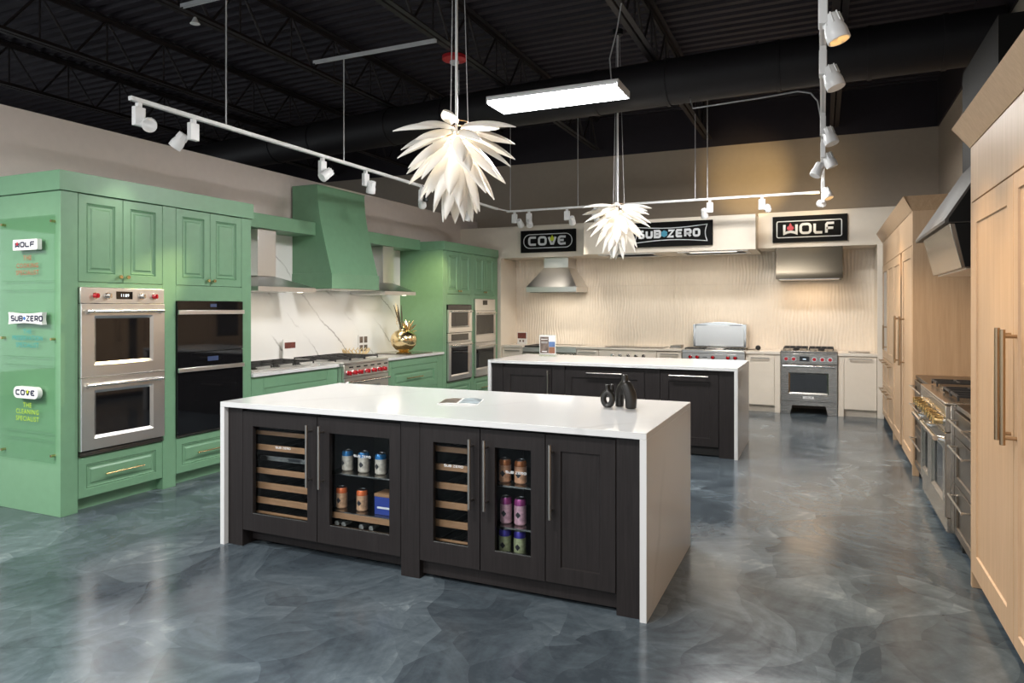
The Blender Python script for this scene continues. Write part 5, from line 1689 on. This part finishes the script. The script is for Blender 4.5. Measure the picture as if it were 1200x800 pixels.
def head(px, py, target, label, power, col, lens, group, spot=48, lat=(0.0, 0.0), R=0.050):
    """track spot: adapter, driver box, swivelling lamp head with fins and lens; carries its own lamp"""
    t = thing('track_spot', label, 'spotlight', (px, py, TZ - .02), group)
    along_y = abs(px) < 0.02 or abs(px + 4.45) < .02
    part('adapter', MB().box(px - .016, px + .016, py - .016, py + .016, TZ - .05, TZ - .0195), M['white'], t)
    bx = (0.020, 0.042) if along_y else (0.042, 0.020)
    part('driver_box', MB().box(px - bx[0], px + bx[0], py - bx[1], py + bx[1], TZ - .185, TZ - .051), M['white'], t, .004)
    d = (Vector(target) - Vector((px, py, TZ - .2))).normalized()
    sd = Vector((d.x, d.y, 0))
    sd = sd.normalized() if sd.length > .05 else Vector((1, 0, 0))
    base = Vector((px, py, TZ - .190)) + sd * (0.045 if lat == (0.0, 0.0) else 0.02) + Vector((lat[0], lat[1], 0.015 if lat != (0.0, 0.0) else 0))
    pv = base
    f0 = base - d * 0.05
    f1 = base + d * 0.08
    part('swivel', MB().cyl((px, py, TZ - .160), base, 0.012, n=8), M['white'], t)
    h = part('lamp_head', MB().tube([f0, f0 + d * .006, f0 + d * .05, f0 + d * .085, f1 - d * .004, f1, f1, f1 - d * .012], [0.030, 0.038, 0.041, R, R, R - .002, R - .007, R - .008], 20), M['white'], t)
    mb = MB()
    e1 = d.orthogonal().normalized()
    e2 = d.cross(e1)
    for k in range(8):
        a = 2 * PI * k / 8
        q = e1 * math.cos(a) + e2 * math.sin(a)
        mb.tube([f0 + q * .038, f0 + d * .05 + q * .042], 0.004, 5)
    part('cooling_fin', mb, M['white'], h)
    part('lens', MB().cyl(f1 - d * .014, f1 - d * .0105, R - .009, n=18), M[lens], h)
    if power > 0:
        l = bpy.data.lights.new('spot_lamp', 'SPOT')
        l.energy = power
        l.color = col
        l.spot_size = math.radians(spot)
        l.spot_blend = 0.85
        l.shadow_soft_size = 0.035
        o = bpy.data.objects.new('spot_lamp', l)
        COL.objects.link(o)
        o.parent = t
        o.location = (f1 + d * .012) - Vector((px, py, TZ - .02))
        o.rotation_euler = d.to_track_quat('-Z', 'Y').to_euler()
    return t
GT = 'spotlights on the long track'
head(-4.45, 3.43, (-0.9, 0.4, 1.0), 'end spotlight of the long track with its glowing lens facing out', 40, SOFT, 'lens_hot', GT, lat=(0.075, 0.03))
head(-4.45, 3.90, (-5.4, 3.5, 1.5), 'second spotlight from the near end of the long track, showing fins', 10, SOFT, 'lens_warm', GT, 50, lat=(-0.075, -0.03))
head(-4.45, 5.42, (-5.06, 3.80, 1.50), 'spotlight on the long track left of the green hood top', 210, (1.0, .80, .42), 'lens_off', GT, 22, lat=(0.06, 0.03))
head(-4.45, 6.12, (-5.1, 6.6, 0.9), 'spotlight on the long track right of the green hood top', 35, SOFT, 'lens_off', GT, lat=(0.06, 0.03))
head(-4.45, 7.25, (-5.2, 8.8, 1.75), 'spotlight on the long track partly hidden by the near pendant', 85, (1.0, .80, .42), 'lens_off', GT, 38)
head(-4.45, 8.55, (-5.2, 8.8, 1.4), 'farthest spotlight on the long track behind the near pendant', 40, WARM, 'lens_off', GT)
GT = 'spotlights on the cross track'
head(-4.31, 9.72, (-4.2, 11.3, 1.5), 'first spotlight on the cross track next to the flexible joiner', 42, SOFT, 'lens_off', GT, 36, lat=(0.075, 0))
head(-4.07, 9.72, (-3.2, 8.2, 0.9), 'second spotlight on the cross track with sideways lamp head', 40, SOFT, 'lens_off', GT)
head(-3.46, 9.72, (-3.8, 11.3, 1.4), 'third spotlight on the cross track above the capsule sign', 26, SOFT, 'lens_off', GT, 36, lat=(0.075, 0))
head(-3.03, 9.72, (-2.6, 10.9, 0.9), 'fourth spotlight on the cross track beside the far pendant', 40, SOFT, 'lens_off', GT, 26)
head(-1.403, 9.72, (-1.4, 10.9, 0.9), 'spotlight on the cross track above the grill side of the pinched sign', 40, (1.0, .84, .62), 'lens_off', GT, 26, lat=(-0.075, 0))
head(-0.735, 9.72, (-1.1, 11.3, 3.45), 'last spotlight of the cross track before the ash side track', 70, (1.0, .70, .30), 'lens_off', GT, 50, lat=(0.075, 0))
GT = 'spotlights on the ash side track'
for y, tg, pw, lab in ((3.50, (0.50, 3.40, 1.2), 45, 'nearest spotlight of the ash side track at the top edge'),
                       (4.25, (0.50, 4.10, 1.2), 45, 'second spotlight of the ash side track with yellow lens'),
                       (5.70, (0.55, 5.4, 1.0), 45, 'third spotlight of the ash side track in front of dark ceiling'),
                       (6.60, (0.6, 6.65, 1.3), 60, 'fourth spotlight of the ash side track with glowing lens'),
                       (8.55, (0.6, 8.1, 1.2), 45, 'sixth spotlight of the ash side track with glowing lens')):
    head(0.0, y, tg, lab, pw * 1.3, WARM, 'lens_warm', GT, 72)
head(0.0, 7.05, (-0.9, 6.5, 0.7), 'fifth spotlight of the ash side track turned toward the islands', 40, SOFT, 'lens_off', GT)
head(0.0, 9.40, (-0.5, 11.3, 3.2), 'farthest spotlight of the ash side track turned to the back wall', 25, (1.0, .72, .35), 'lens_off', GT, 80)

# red ceiling alarm, sprinkler, bare socket
t = thing('ceiling_alarm', 'round red alarm hanging under the black ceiling behind the pendant wires', 'alarm', (-3.55, 6.44, 4.18))
part('alarm_body', MB().lathe([(0.10, 0), (0.13, -0.01), (0.13, -0.045), (0.09, -0.06), (0.01, -0.062)], (-3.55, 6.44, 4.179), 20), M['alarm'], t)
part('alarm_lens', MB().lathe([(0.05, 0), (0.05, -0.02), (0.02, -0.04), (0.002, -0.042)], (-3.55, 6.44, 4.118), 14), M['lens_off'], t)
t = thing('sprinkler_head', 'small white sprinkler under the joist above the green cabinets', 'sprinkler', (-5.25, 4.62, 4.12))
part('sprinkler_cup', MB().lathe([(0.012, 0.06), (0.03, 0.02), (0.045, 0.0), (0.002, -0.01)], (-5.25, 4.62, 4.12), 14), M['white'], t)
t = thing('lamp_socket', 'bare black lamp socket dangling on a cord near the long track', 'lamp socket', (-4.38, 7.23, 2.80))
part('socket_body', MB().lathe([(0.020, 0), (0.034, 0.01), (0.034, 0.03), (0.026, 0.035), (0.026, 0.075), (0.012, 0.09)], (-4.38, 7.23, 2.80), 14), M['socket'], t)
part('cord', MB().tube([(-4.38, 7.23, 2.89), (-4.38, 7.23, 2.95), (-4.425, 7.23, 3.0)], 0.005, 6), M['socket'], t)
